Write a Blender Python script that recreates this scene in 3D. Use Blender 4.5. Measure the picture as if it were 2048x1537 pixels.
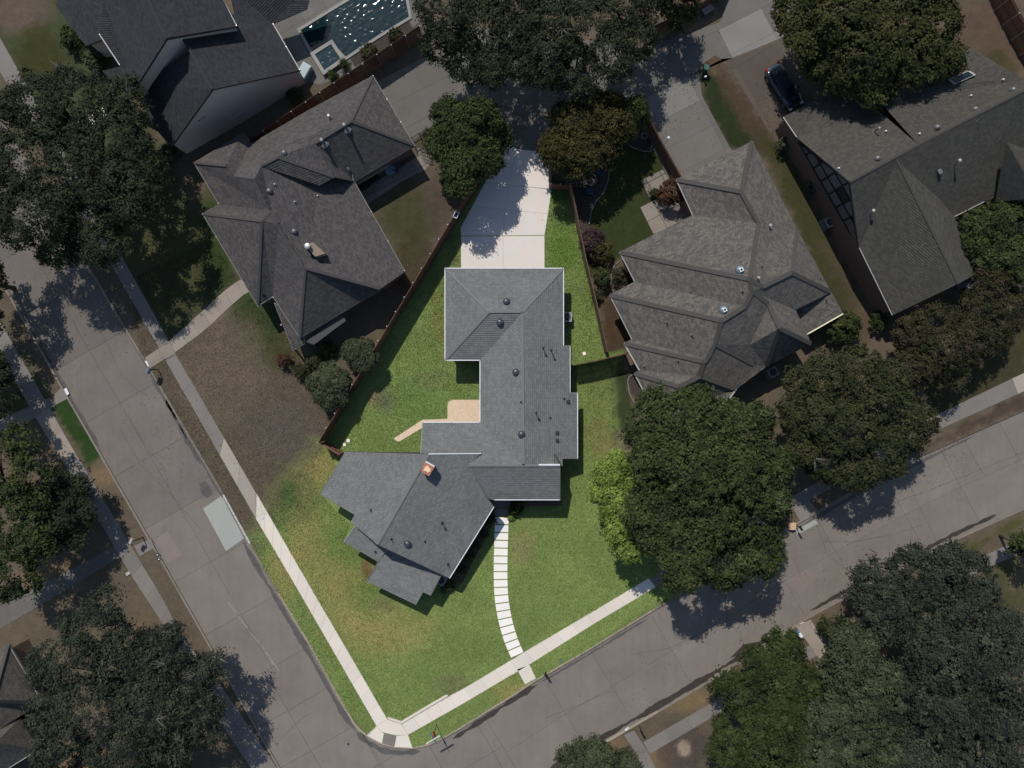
import bpy, bmesh, math, random
import numpy as np
from mathutils import Vector
random.seed(7); rng = np.random.default_rng(11)
R = math.radians
sc = bpy.context.scene
COL = sc.collection
for o in list(bpy.data.objects): bpy.data.objects.remove(o)

# ------------------------------------------------------------------ camera, sky, sun, exposure
H = 70.0; F = 1470.0            # camera height (m), focal length in photo pixels
cam = bpy.data.cameras.new('camera'); camo = bpy.data.objects.new('camera', cam); COL.objects.link(camo)
camo.location = (0, 0, H); camo.rotation_euler = (0, 0, 0)
cam.sensor_width = 36; cam.lens = 36 * F / 2048; cam.clip_end = 2000; cam.clip_start = 0.5
sc.camera = camo
SUN_EL = 51.0; SH = Vector((0.395, -0.919)).normalized()   # direction in which shadows fall
w = bpy.data.worlds.new('World'); sc.world = w; w.use_nodes = True
nt = w.node_tree
sky = nt.nodes.new('ShaderNodeTexSky'); sky.sky_type = 'NISHITA'; sky.sun_disc = False
sky.sun_elevation = R(SUN_EL); sky.sun_rotation = math.atan2(-SH.x, -SH.y)
sky.altitude = 200; sky.air_density = 1.0; sky.dust_density = 0.6
bg = nt.nodes['Background']; bg.inputs['Strength'].default_value = 0.12
nt.links.new(sky.outputs[0], bg.inputs['Color'])
sl = bpy.data.lights.new('sun', 'SUN'); sl.energy = 4.1; sl.angle = R(0.53); sl.color = (1.0, 0.955, 0.89)
so = bpy.data.objects.new('sun', sl); COL.objects.link(so); so.location = (-30, 60, 90)
D = Vector((SH.x * math.cos(R(SUN_EL)), SH.y * math.cos(R(SUN_EL)), -math.sin(R(SUN_EL))))
so.rotation_euler = D.to_track_quat('-Z', 'Y').to_euler()
sc.view_settings.view_transform = 'Standard'; sc.view_settings.look = 'None'
sc.view_settings.exposure = 0.0; sc.view_settings.gamma = 1.0; sc.view_settings.use_curve_mapping = False

# ------------------------------------------------------------------ helpers
def W(px, py, z=0.0):
    k = (H - z) / F
    return Vector(((px - 1024) * k, -(py - 768.5) * k, z))
def W2(px, py, z=0.0):
    v = W(px, py, z); return (v.x, v.y)
def srgb(r, g, b):
    f = lambda c: (c / 255 / 12.92) if c <= 10 else ((c / 255 + 0.055) / 1.055) ** 2.4
    return (f(r), f(g), f(b))
def tag(o, label=None, cat=None, group=None, kind=None):
    if label: o['label'] = label
    if cat: o['category'] = cat
    if group: o['group'] = group
    if kind: o['kind'] = kind
    return o
def wloc(o):
    v = Vector((0, 0, 0))
    while o is not None:
        v += o.location; o = o.parent
    return v
def thing(name, label, cat, loc, group=None):
    o = bpy.data.objects.new(name, None); COL.objects.link(o); o.location = Vector(loc)
    o.empty_display_size = 0.3
    return tag(o, label, cat, group)
def obj(name, verts, faces, mat, parent=None, smooth=False, uvs=None):
    """one mesh from WORLD coordinates, linked under parent"""
    me = bpy.data.meshes.new(name)
    off = wloc(parent) if parent is not None else Vector((0, 0, 0))
    me.from_pydata([tuple(Vector(v) - off) for v in verts], [], faces)
    if mat: me.materials.append(mat)
    if uvs is not None:
        ul = me.uv_layers.new(name='UVMap')
        ul.data.foreach_set('uv', np.array(uvs, dtype=np.float32).ravel())
    if smooth: me.polygons.foreach_set('use_smooth', [True] * len(me.polygons))
    me.update()
    o = bpy.data.objects.new(name, me); COL.objects.link(o)
    if parent is not None: o.parent = parent
    return o
class MB:
    def __init__(s): s.v = []; s.f = []
    def add(s, vs, fs):
        n = len(s.v); s.v += [Vector(v) for v in vs]; s.f += [tuple(i + n for i in f) for f in fs]; return s
    def prism(s, pts, z0, z1):
        n = len(pts); a = area(pts)
        if a < 0: pts = pts[::-1]
        vs = [(p[0], p[1], z0) for p in pts] + [(p[0], p[1], z1) for p in pts]
        fs = [tuple(range(n, 2 * n)), tuple(range(n - 1, -1, -1))] + [(i, (i + 1) % n, n + (i + 1) % n, n + i) for i in range(n)]
        return s.add(vs, fs)
    def box(s, c, sz, rz=0.0, rx=None):
        x, y, z = sz[0] / 2, sz[1] / 2, sz[2] / 2
        vs = []
        for dz in (-z, z):
            for dx, dy in ((-x, -y), (x, -y), (x, y), (-x, y)):
                vs.append(Vector((c[0] + dx * math.cos(rz) - dy * math.sin(rz), c[1] + dx * math.sin(rz) + dy * math.cos(rz), c[2] + dz)))
        return s.add(vs, [(4, 5, 6, 7), (3, 2, 1, 0), (0, 1, 5, 4), (1, 2, 6, 5), (2, 3, 7, 6), (3, 0, 4, 7)])
    def bar(s, a, b, w, h=None, up=Vector((0, 0, 1))):
        a = Vector(a); b = Vector(b); h = h or w
        d = (b - a).normalized()
        if abs(d.dot(up)) > 0.98: up = Vector((1, 0, 0))
        r = d.cross(up).normalized() * (w / 2); u = r.cross(d).normalized() * (h / 2)
        vs = [a - r - u, a + r - u, a + r + u, a - r + u, b - r - u, b + r - u, b + r + u, b - r + u]
        return s.add(vs, [(0, 3, 2, 1), (4, 5, 6, 7), (0, 1, 5, 4), (1, 2, 6, 5), (2, 3, 7, 6), (3, 0, 4, 7)])
    def tube(s, pts, radii, seg=8):
        n0 = len(s.v); pts = [Vector(p) for p in pts]
        for i, p in enumerate(pts):
            d = (pts[min(i + 1, len(pts) - 1)] - pts[max(i - 1, 0)]).normalized()
            up = Vector((0, 0, 1)) if abs(d.z) < 0.95 else Vector((1, 0, 0))
            r = d.cross(up).normalized(); u = r.cross(d).normalized()
            for k in range(seg):
                a = 2 * math.pi * k / seg
                s.v.append(p + (r * math.cos(a) + u * math.sin(a)) * radii[i])
        for i in range(len(pts) - 1):
            for k in range(seg):
                a = n0 + i * seg + k; b = n0 + i * seg + (k + 1) % seg
                s.f.append((a, b, b + seg, a + seg))
        s.f.append(tuple(n0 + k for k in range(seg - 1, -1, -1)))
        s.f.append(tuple(n0 + (len(pts) - 1) * seg + k for k in range(seg)))
        return s
    def dome(s, c, r, h, seg=16, rings=5, skirt=0.0):
        prof = []
        if skirt > 0: prof.append((r * 1.0, -skirt))
        for i in range(rings):
            a = math.pi / 2 * i / (rings - 0)
            prof.append((r * math.cos(a), h * math.sin(a)))
        n0 = len(s.v)
        for pr, pz in prof:
            for k in range(seg):
                a = 2 * math.pi * k / seg
                s.v.append(Vector((c[0] + pr * math.cos(a), c[1] + pr * math.sin(a), c[2] + pz)))
        top = len(s.v); s.v.append(Vector((c[0], c[1], c[2] + h)))
        for i in range(len(prof) - 1):
            for k in range(seg):
                a = n0 + i * seg + k; b = n0 + i * seg + (k + 1) % seg
                s.f.append((a, b, b + seg, a + seg))
        l = n0 + (len(prof) - 1) * seg
        for k in range(seg): s.f.append((l + k, l + (k + 1) % seg, top))
        return s
    def make(s, name, mat, parent=None, smooth=False):
        return obj(name, s.v, s.f, mat, parent, smooth)
def area(p):
    return 0.5 * sum(p[i][0] * p[(i + 1) % len(p)][1] - p[(i + 1) % len(p)][0] * p[i][1] for i in range(len(p)))
def inset(poly, d):
    """offset a 2D polygon inwards by d (mitred)"""
    p = [Vector((q[0], q[1])) for q in poly]
    sgn = 1 if area(poly) > 0 else -1
    out = []; n = len(p)
    for i in range(n):
        a, b, c = p[i - 1], p[i], p[(i + 1) % n]
        e1 = (b - a).normalized(); e2 = (c - b).normalized()
        n1 = Vector((-e1.y, e1.x)) * sgn; n2 = Vector((-e2.y, e2.x)) * sgn
        m = n1 + n2
        k = m.dot(n1)
        m = n1 if abs(k) < 0.25 else m / k
        out.append(b + m * d)
    return out
def clip(poly, n, d):
    """keep the part of a polygon (tuples of any length, first two are x,y) with n.p <= d"""
    out = []; m = len(poly)
    for i in range(m):
        a, b = poly[i], poly[(i + 1) % m]
        da = n[0] * a[0] + n[1] * a[1] - d; db = n[0] * b[0] + n[1] * b[1] - d
        if da <= 0: out.append(a)
        if (da < 0 < db) or (db < 0 < da):
            t = da / (da - db); out.append(tuple(a[k] + (b[k] - a[k]) * t for k in range(len(a))))
    return out
def pxpoly(pts, z=0.0): return [W2(x, y, z) for x, y in pts]

# ------------------------------------------------------------------ materials
def node(nt, t, **kw):
    n = nt.nodes.new(t)
    for k, v in kw.items():
        if k in n.inputs: n.inputs[k].default_value = v
        else: setattr(n, k, v)
    return n
def base_mat(name, rough=0.85, spec=0.3):
    m = bpy.data.materials.new(name); m.use_nodes = True
    b = m.node_tree.nodes['Principled BSDF']
    b.inputs['Roughness'].default_value = rough
    b.inputs['Specular IOR Level'].default_value = spec
    return m, m.node_tree, b
def c4(c): return (c[0], c[1], c[2], 1.0)
def mixn(nt, fac, a, b, mode='MIX'):
    n = nt.nodes.new('ShaderNodeMix'); n.data_type = 'RGBA'; n.blend_type = mode
    if hasattr(fac, 'links') or hasattr(fac, 'is_output'): nt.links.new(fac, n.inputs[0])
    else: n.inputs[0].default_value = fac
    for i, x in ((6, a), (7, b)):
        if hasattr(x, 'is_output'): nt.links.new(x, n.inputs[i])
        else: n.inputs[i].default_value = c4(x)
    return n.outputs[2]
def ramp(nt, src, p0, p1, c0=(0, 0, 0), c1=(1, 1, 1)):
    r = nt.nodes.new('ShaderNodeValToRGB'); nt.links.new(src, r.inputs[0])
    r.color_ramp.elements[0].position = p0; r.color_ramp.elements[1].position = p1
    r.color_ramp.elements[0].color = c4(c0); r.color_ramp.elements[1].color = c4(c1)
    return r.outputs[0]
def noise(nt, vec, scale, detail=4, rough=0.55):
    n = node(nt, 'ShaderNodeTexNoise', Scale=scale, Detail=detail, Roughness=rough)
    nt.links.new(vec, n.inputs['Vector']); return n.outputs['Fac']
def scaled(nt, vec, s, rot=0.0):
    n = nt.nodes.new('ShaderNodeMapping'); nt.links.new(vec, n.inputs[0])
    n.inputs['Scale'].default_value = s; n.inputs['Rotation'].default_value = (0, 0, rot); return n.outputs[0]
def bump(nt, b, h, strength=0.3, dist=0.02):
    n = node(nt, 'ShaderNodeBump', Strength=strength, Distance=dist)
    nt.links.new(h, n.inputs['Height']); nt.links.new(n.outputs[0], b.inputs['Normal'])
def plain(name, col, rough=0.7, metal=0.0, spec=0.4, var=0.12, sc_=6.0):
    m, nt, b = base_mat(name, rough, spec)
    g = nt.nodes.new('ShaderNodeNewGeometry')
    f = noise(nt, g.outputs['Position'], sc_, 5)
    c = mixn(nt, f, tuple(x * (1 - var * 1.6) for x in col), tuple(x * (1 + var * 1.6) for x in col))
    nt.links.new(c, b.inputs['Base Color']); b.inputs['Metallic'].default_value = metal
    return m
def concrete(name, col, blot=0.18, stain=0.35, grain=0.12, rot=0.0, perobj=0.10, streak=0.0):
    m, nt, b = base_mat(name, 0.9, 0.2)
    pos = nt.nodes.new('ShaderNodeNewGeometry').outputs['Position']
    dk = tuple(x * (1 - blot) for x in col); lt = tuple(x * (1 + blot) for x in col)
    c = mixn(nt, ramp(nt, noise(nt, pos, 0.35, 5, 0.6), 0.3, 0.7), dk, lt)
    wm = tuple(x * y for x, y in zip(col, (1.06, 0.99, 0.90)))
    c = mixn(nt, ramp(nt, noise(nt, pos, 0.9, 6, 0.65), 0.45, 0.75), c, wm)
    st = ramp(nt, noise(nt, scaled(nt, pos, (1, 1, 1), 0.4), 1.7, 7, 0.7), 0.58, 0.74)
    sm = nt.nodes.new('ShaderNodeMath'); sm.operation = 'MULTIPLY'; nt.links.new(st, sm.inputs[0]); sm.inputs[1].default_value = stain
    c = mixn(nt, sm.outputs[0], c, tuple(x * 0.6 for x in col))
    if streak > 0:
        s2 = ramp(nt, noise(nt, scaled(nt, pos, (2.2, 0.12, 1), rot), 1.0, 4, 0.6), 0.35, 0.7)
        sm2 = nt.nodes.new('ShaderNodeMath'); sm2.operation = 'MULTIPLY'; nt.links.new(s2, sm2.inputs[0]); sm2.inputs[1].default_value = streak
        c = mixn(nt, sm2.outputs[0], c, tuple(x * 0.72 for x in col))
    fine = noise(nt, pos, 14, 6, 0.75)
    c = mixn(nt, grain * 2.2, c, mixn(nt, ramp(nt, fine, 0.3, 0.7), tuple(x * 0.6 for x in col), tuple(min(1, x * 1.35) for x in col)))
    oi = nt.nodes.new('ShaderNodeObjectInfo')
    c = mixn(nt, 1.0, c, ramp(nt, oi.outputs['Random'], 0, 1, (1 - perobj,) * 3, (1 + perobj * 0.4,) * 3), 'MULTIPLY')
    nt.links.new(c, b.inputs['Base Color']); bump(nt, b, fine, 0.35, 0.01)
    return m
def shingle(name, col, contrast=0.22, tint=(1.0, 1.0, 1.0), gap=0.5):
    m, nt, b = base_mat(name, 0.92, 0.15)
    uv = nt.nodes.new('ShaderNodeUVMap').outputs[0]
    br = node(nt, 'ShaderNodeTexBrick', Scale=1.0)
    nt.links.new(uv, br.inputs['Vector'])
    br.inputs['Color1'].default_value = c4([x * (1 - contrast) for x in col])
    br.inputs['Color2'].default_value = c4([x * (1 + contrast) * t for x, t in zip(col, tint)])
    br.inputs['Mortar'].default_value = c4([x * gap for x in col])
    br.inputs['Mortar Size'].default_value = 0.012; br.inputs['Mortar Smooth'].default_value = 0.3
    br.inputs['Brick Width'].default_value = 0.31; br.inputs['Row Height'].default_value = 0.2
    br.offset = 0.37; br.offset_frequency = 2
    pos = nt.nodes.new('ShaderNodeNewGeometry').outputs['Position']
    big = ramp(nt, noise(nt, pos, 0.5, 5, 0.6), 0.3, 0.7, (0.9,) * 3, (1.07,) * 3)
    c = mixn(nt, 1.0, br.outputs['Color'], big, 'MULTIPLY')
    mid = ramp(nt, noise(nt, pos, 6.5, 4, 0.75), 0.3, 0.7, (1 - contrast * .5,) * 3, (1 + contrast * .5,) * 3)
    c = mixn(nt, 1.0, c, mid, 'MULTIPLY')
    nt.links.new(c, b.inputs['Base Color'])
    bump(nt, b, noise(nt, pos, 40, 3), 0.25, 0.01)
    return m
def ground_mat(name, attr='Col', grain=1.0):
    m, nt, b = base_mat(name, 0.95, 0.1)
    a = nt.nodes.new('ShaderNodeAttribute'); a.attribute_name = attr
    pos = nt.nodes.new('ShaderNodeNewGeometry').outputs['Position']
    n1 = ramp(nt, noise(nt, pos, 9, 6, 0.8), 0.32, 0.68, (0.62,) * 3, (1.42,) * 3)
    n2 = ramp(nt, noise(nt, pos, 1.3, 5, 0.7), 0.3, 0.7, (0.82, 0.84, 0.8), (1.2, 1.17, 1.15))
    n3 = ramp(nt, noise(nt, pos, 0.3, 4, 0.6), 0.3, 0.7, (0.9, 0.93, 0.9), (1.1, 1.06, 1.1))
    c = mixn(nt, 1.0, a.outputs['Color'], n1, 'MULTIPLY'); c = mixn(nt, 1.0, c, n2, 'MULTIPLY'); c = mixn(nt, 1.0, c, n3, 'MULTIPLY')
    nt.links.new(c, b.inputs['Base Color'])
    bump(nt, b, noise(nt, pos, 16, 5, 0.8), 0.8, 0.05)
    return m
def leaf_mat(name, cols, transl=0.25, rough=0.6):
    m, nt, b = base_mat(name, 0.75, 0.12)
    a = nt.nodes.new('ShaderNodeAttribute'); a.attribute_name = 'rnd'
    r = nt.nodes.new('ShaderNodeValToRGB'); nt.links.new(a.outputs['Fac'], r.inputs[0])
    e = r.color_ramp.elements
    e[0].position = 0; e[0].color = c4(cols[0]); e[1].position = 1; e[1].color = c4(cols[-1])
    for i, c in enumerate(cols[1:-1]):
        x = e.new((i + 1) / (len(cols) - 1)); x.color = c4(c)
    pos = nt.nodes.new('ShaderNodeNewGeometry').outputs['Position']
    big = ramp(nt, noise(nt, pos, 0.45, 3, 0.6), 0.3, 0.7, (0.75, 0.78, 0.8), (1.25, 1.2, 1.1))
    c = mixn(nt, 1.0, r.outputs[0], big, 'MULTIPLY')
    nt.links.new(c, b.inputs['Base Color'])
    tr = nt.nodes.new('ShaderNodeBsdfTranslucent'); nt.links.new(c, tr.inputs['Color'])
    mx = nt.nodes.new('ShaderNodeMixShader'); mx.inputs[0].default_value = transl
    out = nt.nodes['Material Output']
    nt.links.new(b.outputs[0], mx.inputs[1]); nt.links.new(tr.outputs[0], mx.inputs[2]); nt.links.new(mx.outputs[0], out.inputs[0])
    return m
M = {}  # dimming around the bright lot is put into the surface colours
M['road'] = concrete('road_concrete', (0.172, 0.151, 0.133), 0.17, 0.38, 0.11, R(30), 0.06, 0.30)
M['road_mid'] = concrete('road_concrete_mid', (0.152, 0.135, 0.120), 0.17, 0.38, 0.11, R(30), 0.06, 0.30)  # road with part of the upper left dimming in its colour
M['road_dim'] = concrete('road_concrete_dimmed', (0.128, 0.114, 0.102), 0.17, 0.38, 0.11, R(30), 0.06, 0.30)  # same road, upper left dimming put into its colour
M['road_joint'] = plain('joint_filler', (0.055, 0.05, 0.046), 0.95)
M['dim_walk'] = concrete('dimmed_sidewalk_concrete', (0.172, 0.157, 0.142), 0.15, 0.5)  # sidewalk outside the lot, dimming put into its colour
M['mid_walk'] = concrete('mid_sidewalk_concrete', (0.31, 0.275, 0.235), 0.12, 0.35)  # in-between copy, part of the dimming in its colour
M['lit_walk'] = concrete('lit_sidewalk_concrete', (0.60, 0.545, 0.475), 0.05, 0.12, 0.05, 0, 0.06)  # same sidewalk inside the lot, its brightness put into the colour
M['drive'] = concrete('pale_driveway_concrete', (0.60, 0.55, 0.505), 0.05, 0.12, 0.05, 0, 0.05)
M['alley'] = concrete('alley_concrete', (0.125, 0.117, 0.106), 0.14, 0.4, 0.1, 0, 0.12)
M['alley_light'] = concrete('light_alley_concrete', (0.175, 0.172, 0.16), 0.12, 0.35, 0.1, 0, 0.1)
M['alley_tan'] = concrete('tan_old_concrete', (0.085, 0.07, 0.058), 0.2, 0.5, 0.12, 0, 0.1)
M['walk_tan'] = concrete('tan_front_walk', (0.25, 0.215, 0.18), 0.14, 0.4, 0.1, 0, 0.15)
M['patch'] = concrete('fresh_concrete_patch', (0.30, 0.31, 0.285), 0.07, 0.2)
M['patch2'] = concrete('pinkish_concrete_patch', (0.185, 0.155, 0.14), 0.07, 0.2)
M['kerb'] = concrete('kerb_concrete', (0.19, 0.165, 0.14), 0.15, 0.4)
M['kerb_new'] = concrete('white_kerb_concrete', (0.45, 0.45, 0.42), 0.08, 0.2)
M['kerb_lot'] = concrete('warm_kerb_concrete', (0.30, 0.26, 0.20), 0.12, 0.3)
M['wet'] = plain('damp_gutter_stain', (0.04, 0.032, 0.026), 0.5, 0, 0.4, 0.2, 2)
M['stain'] = plain('dark_gutter_stain', (0.085, 0.08, 0.075), 0.85, 0, 0.2, 0.25, 1.5)
M['paver'] = concrete('white_paver', (0.74, 0.71, 0.66), 0.03, 0.06, 0.03, 0, 0.03)
M['patio'] = concrete('tan_patio_gravel_concrete', (0.60, 0.46, 0.33), 0.12, 0.35, 0.4)
M['stone_patio'] = concrete('pale_stone_paving', (0.20, 0.175, 0.15), 0.18, 0.5, 0.12, 0, 0.15)
M['pool_deck'] = concrete('pool_deck_stone', (0.13, 0.125, 0.115), 0.15, 0.4)
M['coping'] = concrete('pool_coping', (0.24, 0.235, 0.215), 0.1, 0.3)
M['tactile'] = concrete('tactile_plate', (0.17, 0.145, 0.13), 0.1, 0.4)
M['mulch'] = plain('dark_mulch', (0.085, 0.062, 0.048), 0.95, 0, 0.1, 0.5, 18)
M['rockbed'] = plain('brown_rock_bed', (0.05, 0.04, 0.034), 0.95, 0, 0.1, 0.55, 9)
M['sh_lot'] = shingle('blue_grey_shingles', (0.148, 0.150, 0.147), 0.13, (1.0, 1.02, 1.0), 0.45)
M['sh_R'] = shingle('weathered_grey_shingles', (0.100, 0.095, 0.089), 0.26, (1.05, 1.0, 0.90), 0.4)
M['sh_L'] = shingle('brown_grey_shingles', (0.069, 0.0650, 0.0640), 0.22, (1.04, 1.0, 0.96), 0.42)
M['sh_T'] = shingle('charcoal_shingles', (0.032, 0.033, 0.037), 0.2, (1.0, 1.0, 1.0), 0.6)
M['sh_U'] = shingle('olive_grey_shingles', (0.060, 0.058, 0.051), 0.18, (1.03, 1.0, 0.92), 0.6)
M['sh_B'] = shingle('taupe_shingles', (0.085, 0.078, 0.072), 0.22, (1.04, 1.0, 0.92), 0.5)
M['capR'] = plain('ridge_cap_shingle', (0.064, 0.060, 0.055), 0.95, 0, 0.1, 0.15, 8)
M['capL'] = plain('ridge_cap_brown', (0.062, 0.057, 0.055), 0.95, 0, 0.1, 0.15, 8)
M['capU'] = plain('ridge_cap_olive', (0.054, 0.052, 0.046), 0.95, 0, 0.1, 0.15, 8)
M['capT'] = plain('ridge_cap_charcoal', (0.036, 0.037, 0.040), 0.95, 0, 0.1, 0.15, 8)
M['capM'] = plain('ridge_cap_blue_grey', (0.148, 0.150, 0.147), 0.95, 0, 0.1, 0.12, 8)
M['white'] = plain('white_paint', (0.62, 0.64, 0.65), 0.5, 0, 0.4, 0.05)
M['offwhite'] = plain('offwhite_trim', (0.33, 0.32, 0.29), 0.6, 0, 0.4, 0.08)
M['darktrim'] = plain('dark_trim', (0.035, 0.033, 0.032), 0.6)
M['greytrim'] = plain('grey_trim', (0.12, 0.118, 0.112), 0.6)
M['stucco_grey'] = plain('grey_painted_brick', (0.075, 0.074, 0.073), 0.9, 0, 0.15, 0.12, 12)
M['wall_white'] = plain('pale_wall', (0.40, 0.38, 0.35), 0.9)
M['wall_grey'] = plain('pale_grey_brick', (0.46, 0.39, 0.34), 0.9, 0, 0.2, 0.15, 10)
M['brick'] = plain('brown_brick_wall', (0.16, 0.105, 0.08), 0.9, 0, 0.15, 0.3, 14)
M['brick_red'] = plain('chimney_brick', (0.34, 0.15, 0.09), 0.9, 0, 0.2, 0.3, 14)
M['mortar'] = plain('chimney_mortar_cap', (0.68, 0.48, 0.31), 0.9, 0, 0.2, 0.1, 10)
M['tanstone'] = plain('tan_chimney_stone', (0.20, 0.16, 0.115), 0.9, 0, 0.2, 0.2, 10)
M['wood'] = plain('red_brown_fence_wood', (0.125, 0.064, 0.044), 0.85, 0, 0.2, 0.35, 5)
M['wood_dark'] = plain('dark_brown_fence_wood', (0.11, 0.058, 0.038), 0.85, 0, 0.2, 0.35, 5)
M['wood_grey'] = plain('weathered_fence_wood', (0.15, 0.10, 0.065), 0.9, 0, 0.2, 0.35, 5)
M['galv'] = plain('galvanised_metal', (0.5, 0.5, 0.48), 0.4, 0.6, 0.5, 0.08)
M['iron'] = plain('black_iron', (0.012, 0.012, 0.013), 0.5)
M['vent'] = plain('dark_roof_vent', (0.045, 0.052, 0.06), 0.35, 0.1, 0.5, 0.15)
M['pipe'] = plain('black_pipe', (0.018, 0.02, 0.022), 0.6)
M['ventgrey'] = plain('grey_roof_vent', (0.16, 0.16, 0.15), 0.45, 0.4)
M['ventblue'] = plain('blue_grey_roof_vent', (0.13, 0.16, 0.18), 0.45, 0.3)
M['ac'] = plain('grey_steel_housing', (0.15, 0.155, 0.16), 0.5, 0.3)
M['acdark'] = plain('dark_fan_well', (0.012, 0.013, 0.016), 0.6)
M['bluebox'] = plain('pale_blue_steel', (0.17, 0.23, 0.27), 0.45, 0.2)
M['stuccoT'] = plain('grey_stucco', (0.125, 0.117, 0.106), 0.9, 0, 0.15, 0.06, 3)
M['timber'] = plain('dark_timber', (0.008, 0.008, 0.009), 0.8)
M['tyre'] = plain('tyre_rubber', (0.02, 0.02, 0.02), 0.85)
M['rim'] = plain('alloy_rim', (0.3, 0.3, 0.3), 0.35, 0.8)
M['bark'] = plain('grey_brown_bark', (0.09, 0.075, 0.06), 0.95, 0, 0.1, 0.4, 9)
M['red'] = plain('red_enamel', (0.42, 0.05, 0.025), 0.45)
M['bluesign'] = plain('blue_sign_enamel', (0.05, 0.22, 0.42), 0.4)
M['signpost'] = plain('sign_post_steel', (0.02, 0.045, 0.05), 0.5, 0.4)
M['yellow'] = plain('pale_cream_cap', (0.75, 0.72, 0.45), 0.5)
M['peach'] = plain('peach_brick_pier', (0.55, 0.37, 0.24), 0.9, 0, 0.2, 0.2, 12)
M['bluefab'] = plain('dark_blue_fabric', (0.02, 0.04, 0.10), 0.8)
M['greyfab'] = plain('grey_cushion', (0.07, 0.07, 0.075), 0.9)
M['tabletop'] = plain('pale_blue_tabletop', (0.18, 0.24, 0.30), 0.35)
M['crack'] = plain('crack_sealant', (0.08, 0.07, 0.062), 0.95)
M['greenbin'] = plain('green_plastic', (0.03, 0.09, 0.06), 0.5)
m, nt_, b_ = base_mat('window_glass', 0.25, 0.15); b_.inputs['Base Color'].default_value = (0.01, 0.014, 0.02, 1); M['glass'] = m
m, nt_, b_ = base_mat('car_paint', 0.16, 0.6); b_.inputs['Base Color'].default_value = (0.018, 0.026, 0.034, 1); b_.inputs['Coat Weight'].default_value = 0.6; b_.inputs['Coat Roughness'].default_value = 0.05; M['car'] = m
m, nt_, b_ = base_mat('tail_lens', 0.2, 0.6); b_.inputs['Base Color'].default_value = (0.35, 0.01, 0.012, 1); M['lens'] = m
m, nt_, b_ = base_mat('head_lens', 0.1, 0.6); b_.inputs['Base Color'].default_value = (0.4, 0.42, 0.45, 1); M['lens2'] = m
def water(name, col, sc_, st):
    m, nt, b = base_mat(name, 0.04, 0.5); b.inputs['Base Color'].default_value = c4(col)
    pos = nt.nodes.new('ShaderNodeNewGeometry').outputs['Position']
    bump(nt, b, noise(nt, pos, sc_, 6, 0.62), st, 0.05); return m
M['water'] = water('pool_water', (0.005, 0.018, 0.021), 7.0, 0.12)
M['spa'] = water('spa_water', (0.01, 0.028, 0.032), 9.0, 0.15)

# ------------------------------------------------------------------ ground with kerb cuts
LK = [(-330, -23), (0, 556), (121, 768), (333, 1137), (512, 1453), (560, 1537), (640, 1680)]
RK = [(-64, 130), (182, 546), (310, 760), (445, 991), (525, 1137), (616, 1288), (689, 1418), (706, 1447), (718, 1461), (735, 1474), (758, 1487), (790, 1496), (826, 1498), (858, 1491), (888, 1477), (915, 1462), (1024, 1394), (1073, 1362), (1180, 1300), (1310, 1220), (1388, 1176), (1570, 1063), (1671, 1005), (1830, 919), (2048, 822), (2160, 772)]
SK = [(1010, 1620), (1085, 1565), (1208, 1485), (1420, 1361), (1536, 1289), (1606, 1240), (1718, 1179), (1830, 1122), (1900, 1083), (2048, 1016), (2200, 948)]
road_poly_px = LK + SK + RK[::-1]
ROAD = pxpoly(road_poly_px)
LOT_PX = [(1012, 286), (645, 886), (560, 985), (500, 1090), (525, 1137), (616, 1288), (689, 1418), (735, 1474), (790, 1496), (826, 1498), (888, 1477), (1024, 1394), (1180, 1300), (1388, 1176), (1370, 1130), (1235, 900), (1226, 745), (1250, 702), (1210, 706), (1138, 376), (1102, 366), (1090, 290)]
def in_poly(X, Y, poly):
    ins = np.zeros(X.shape, bool); n = len(poly); j = n - 1
    for i in range(n):
        xi, yi = poly[i]; xj, yj = poly[j]
        if yi != yj:
            c = ((yi > Y) != (yj > Y)) & (X < (xj - xi) * (Y - yi) / (yj - yi) + xi)
            ins ^= c
        j = i
    return ins
def poly_dist(X, Y, poly):
    d = np.full(X.shape, 1e9); n = len(poly)
    for i in range(n):
        ax, ay = poly[i]; bx, by = poly[(i + 1) % n]
        ux, uy = bx - ax, by - ay; L = ux * ux + uy * uy + 1e-9
        t = np.clip(((X - ax) * ux + (Y - ay) * uy) / L, 0, 1)
        d = np.minimum(d, np.hypot(X - ax - ux * t, Y - ay - uy * t))
    return np.where(in_poly(X, Y, poly), d, -d)
DRY = (0.096, 0.077, 0.055); OLIVE = (0.058, 0.057, 0.026); GREEN = (0.028, 0.046, 0.015); TAN = (0.16, 0.115, 0.066); DIRT = (0.098, 0.082, 0.070)  # yard tones outside the lot, dimming included in the colour
LAWN = (0.158, 0.215, 0.068); LAWNY = (0.29, 0.235, 0.095); LAWND = (0.115, 0.185, 0.052)
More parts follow.
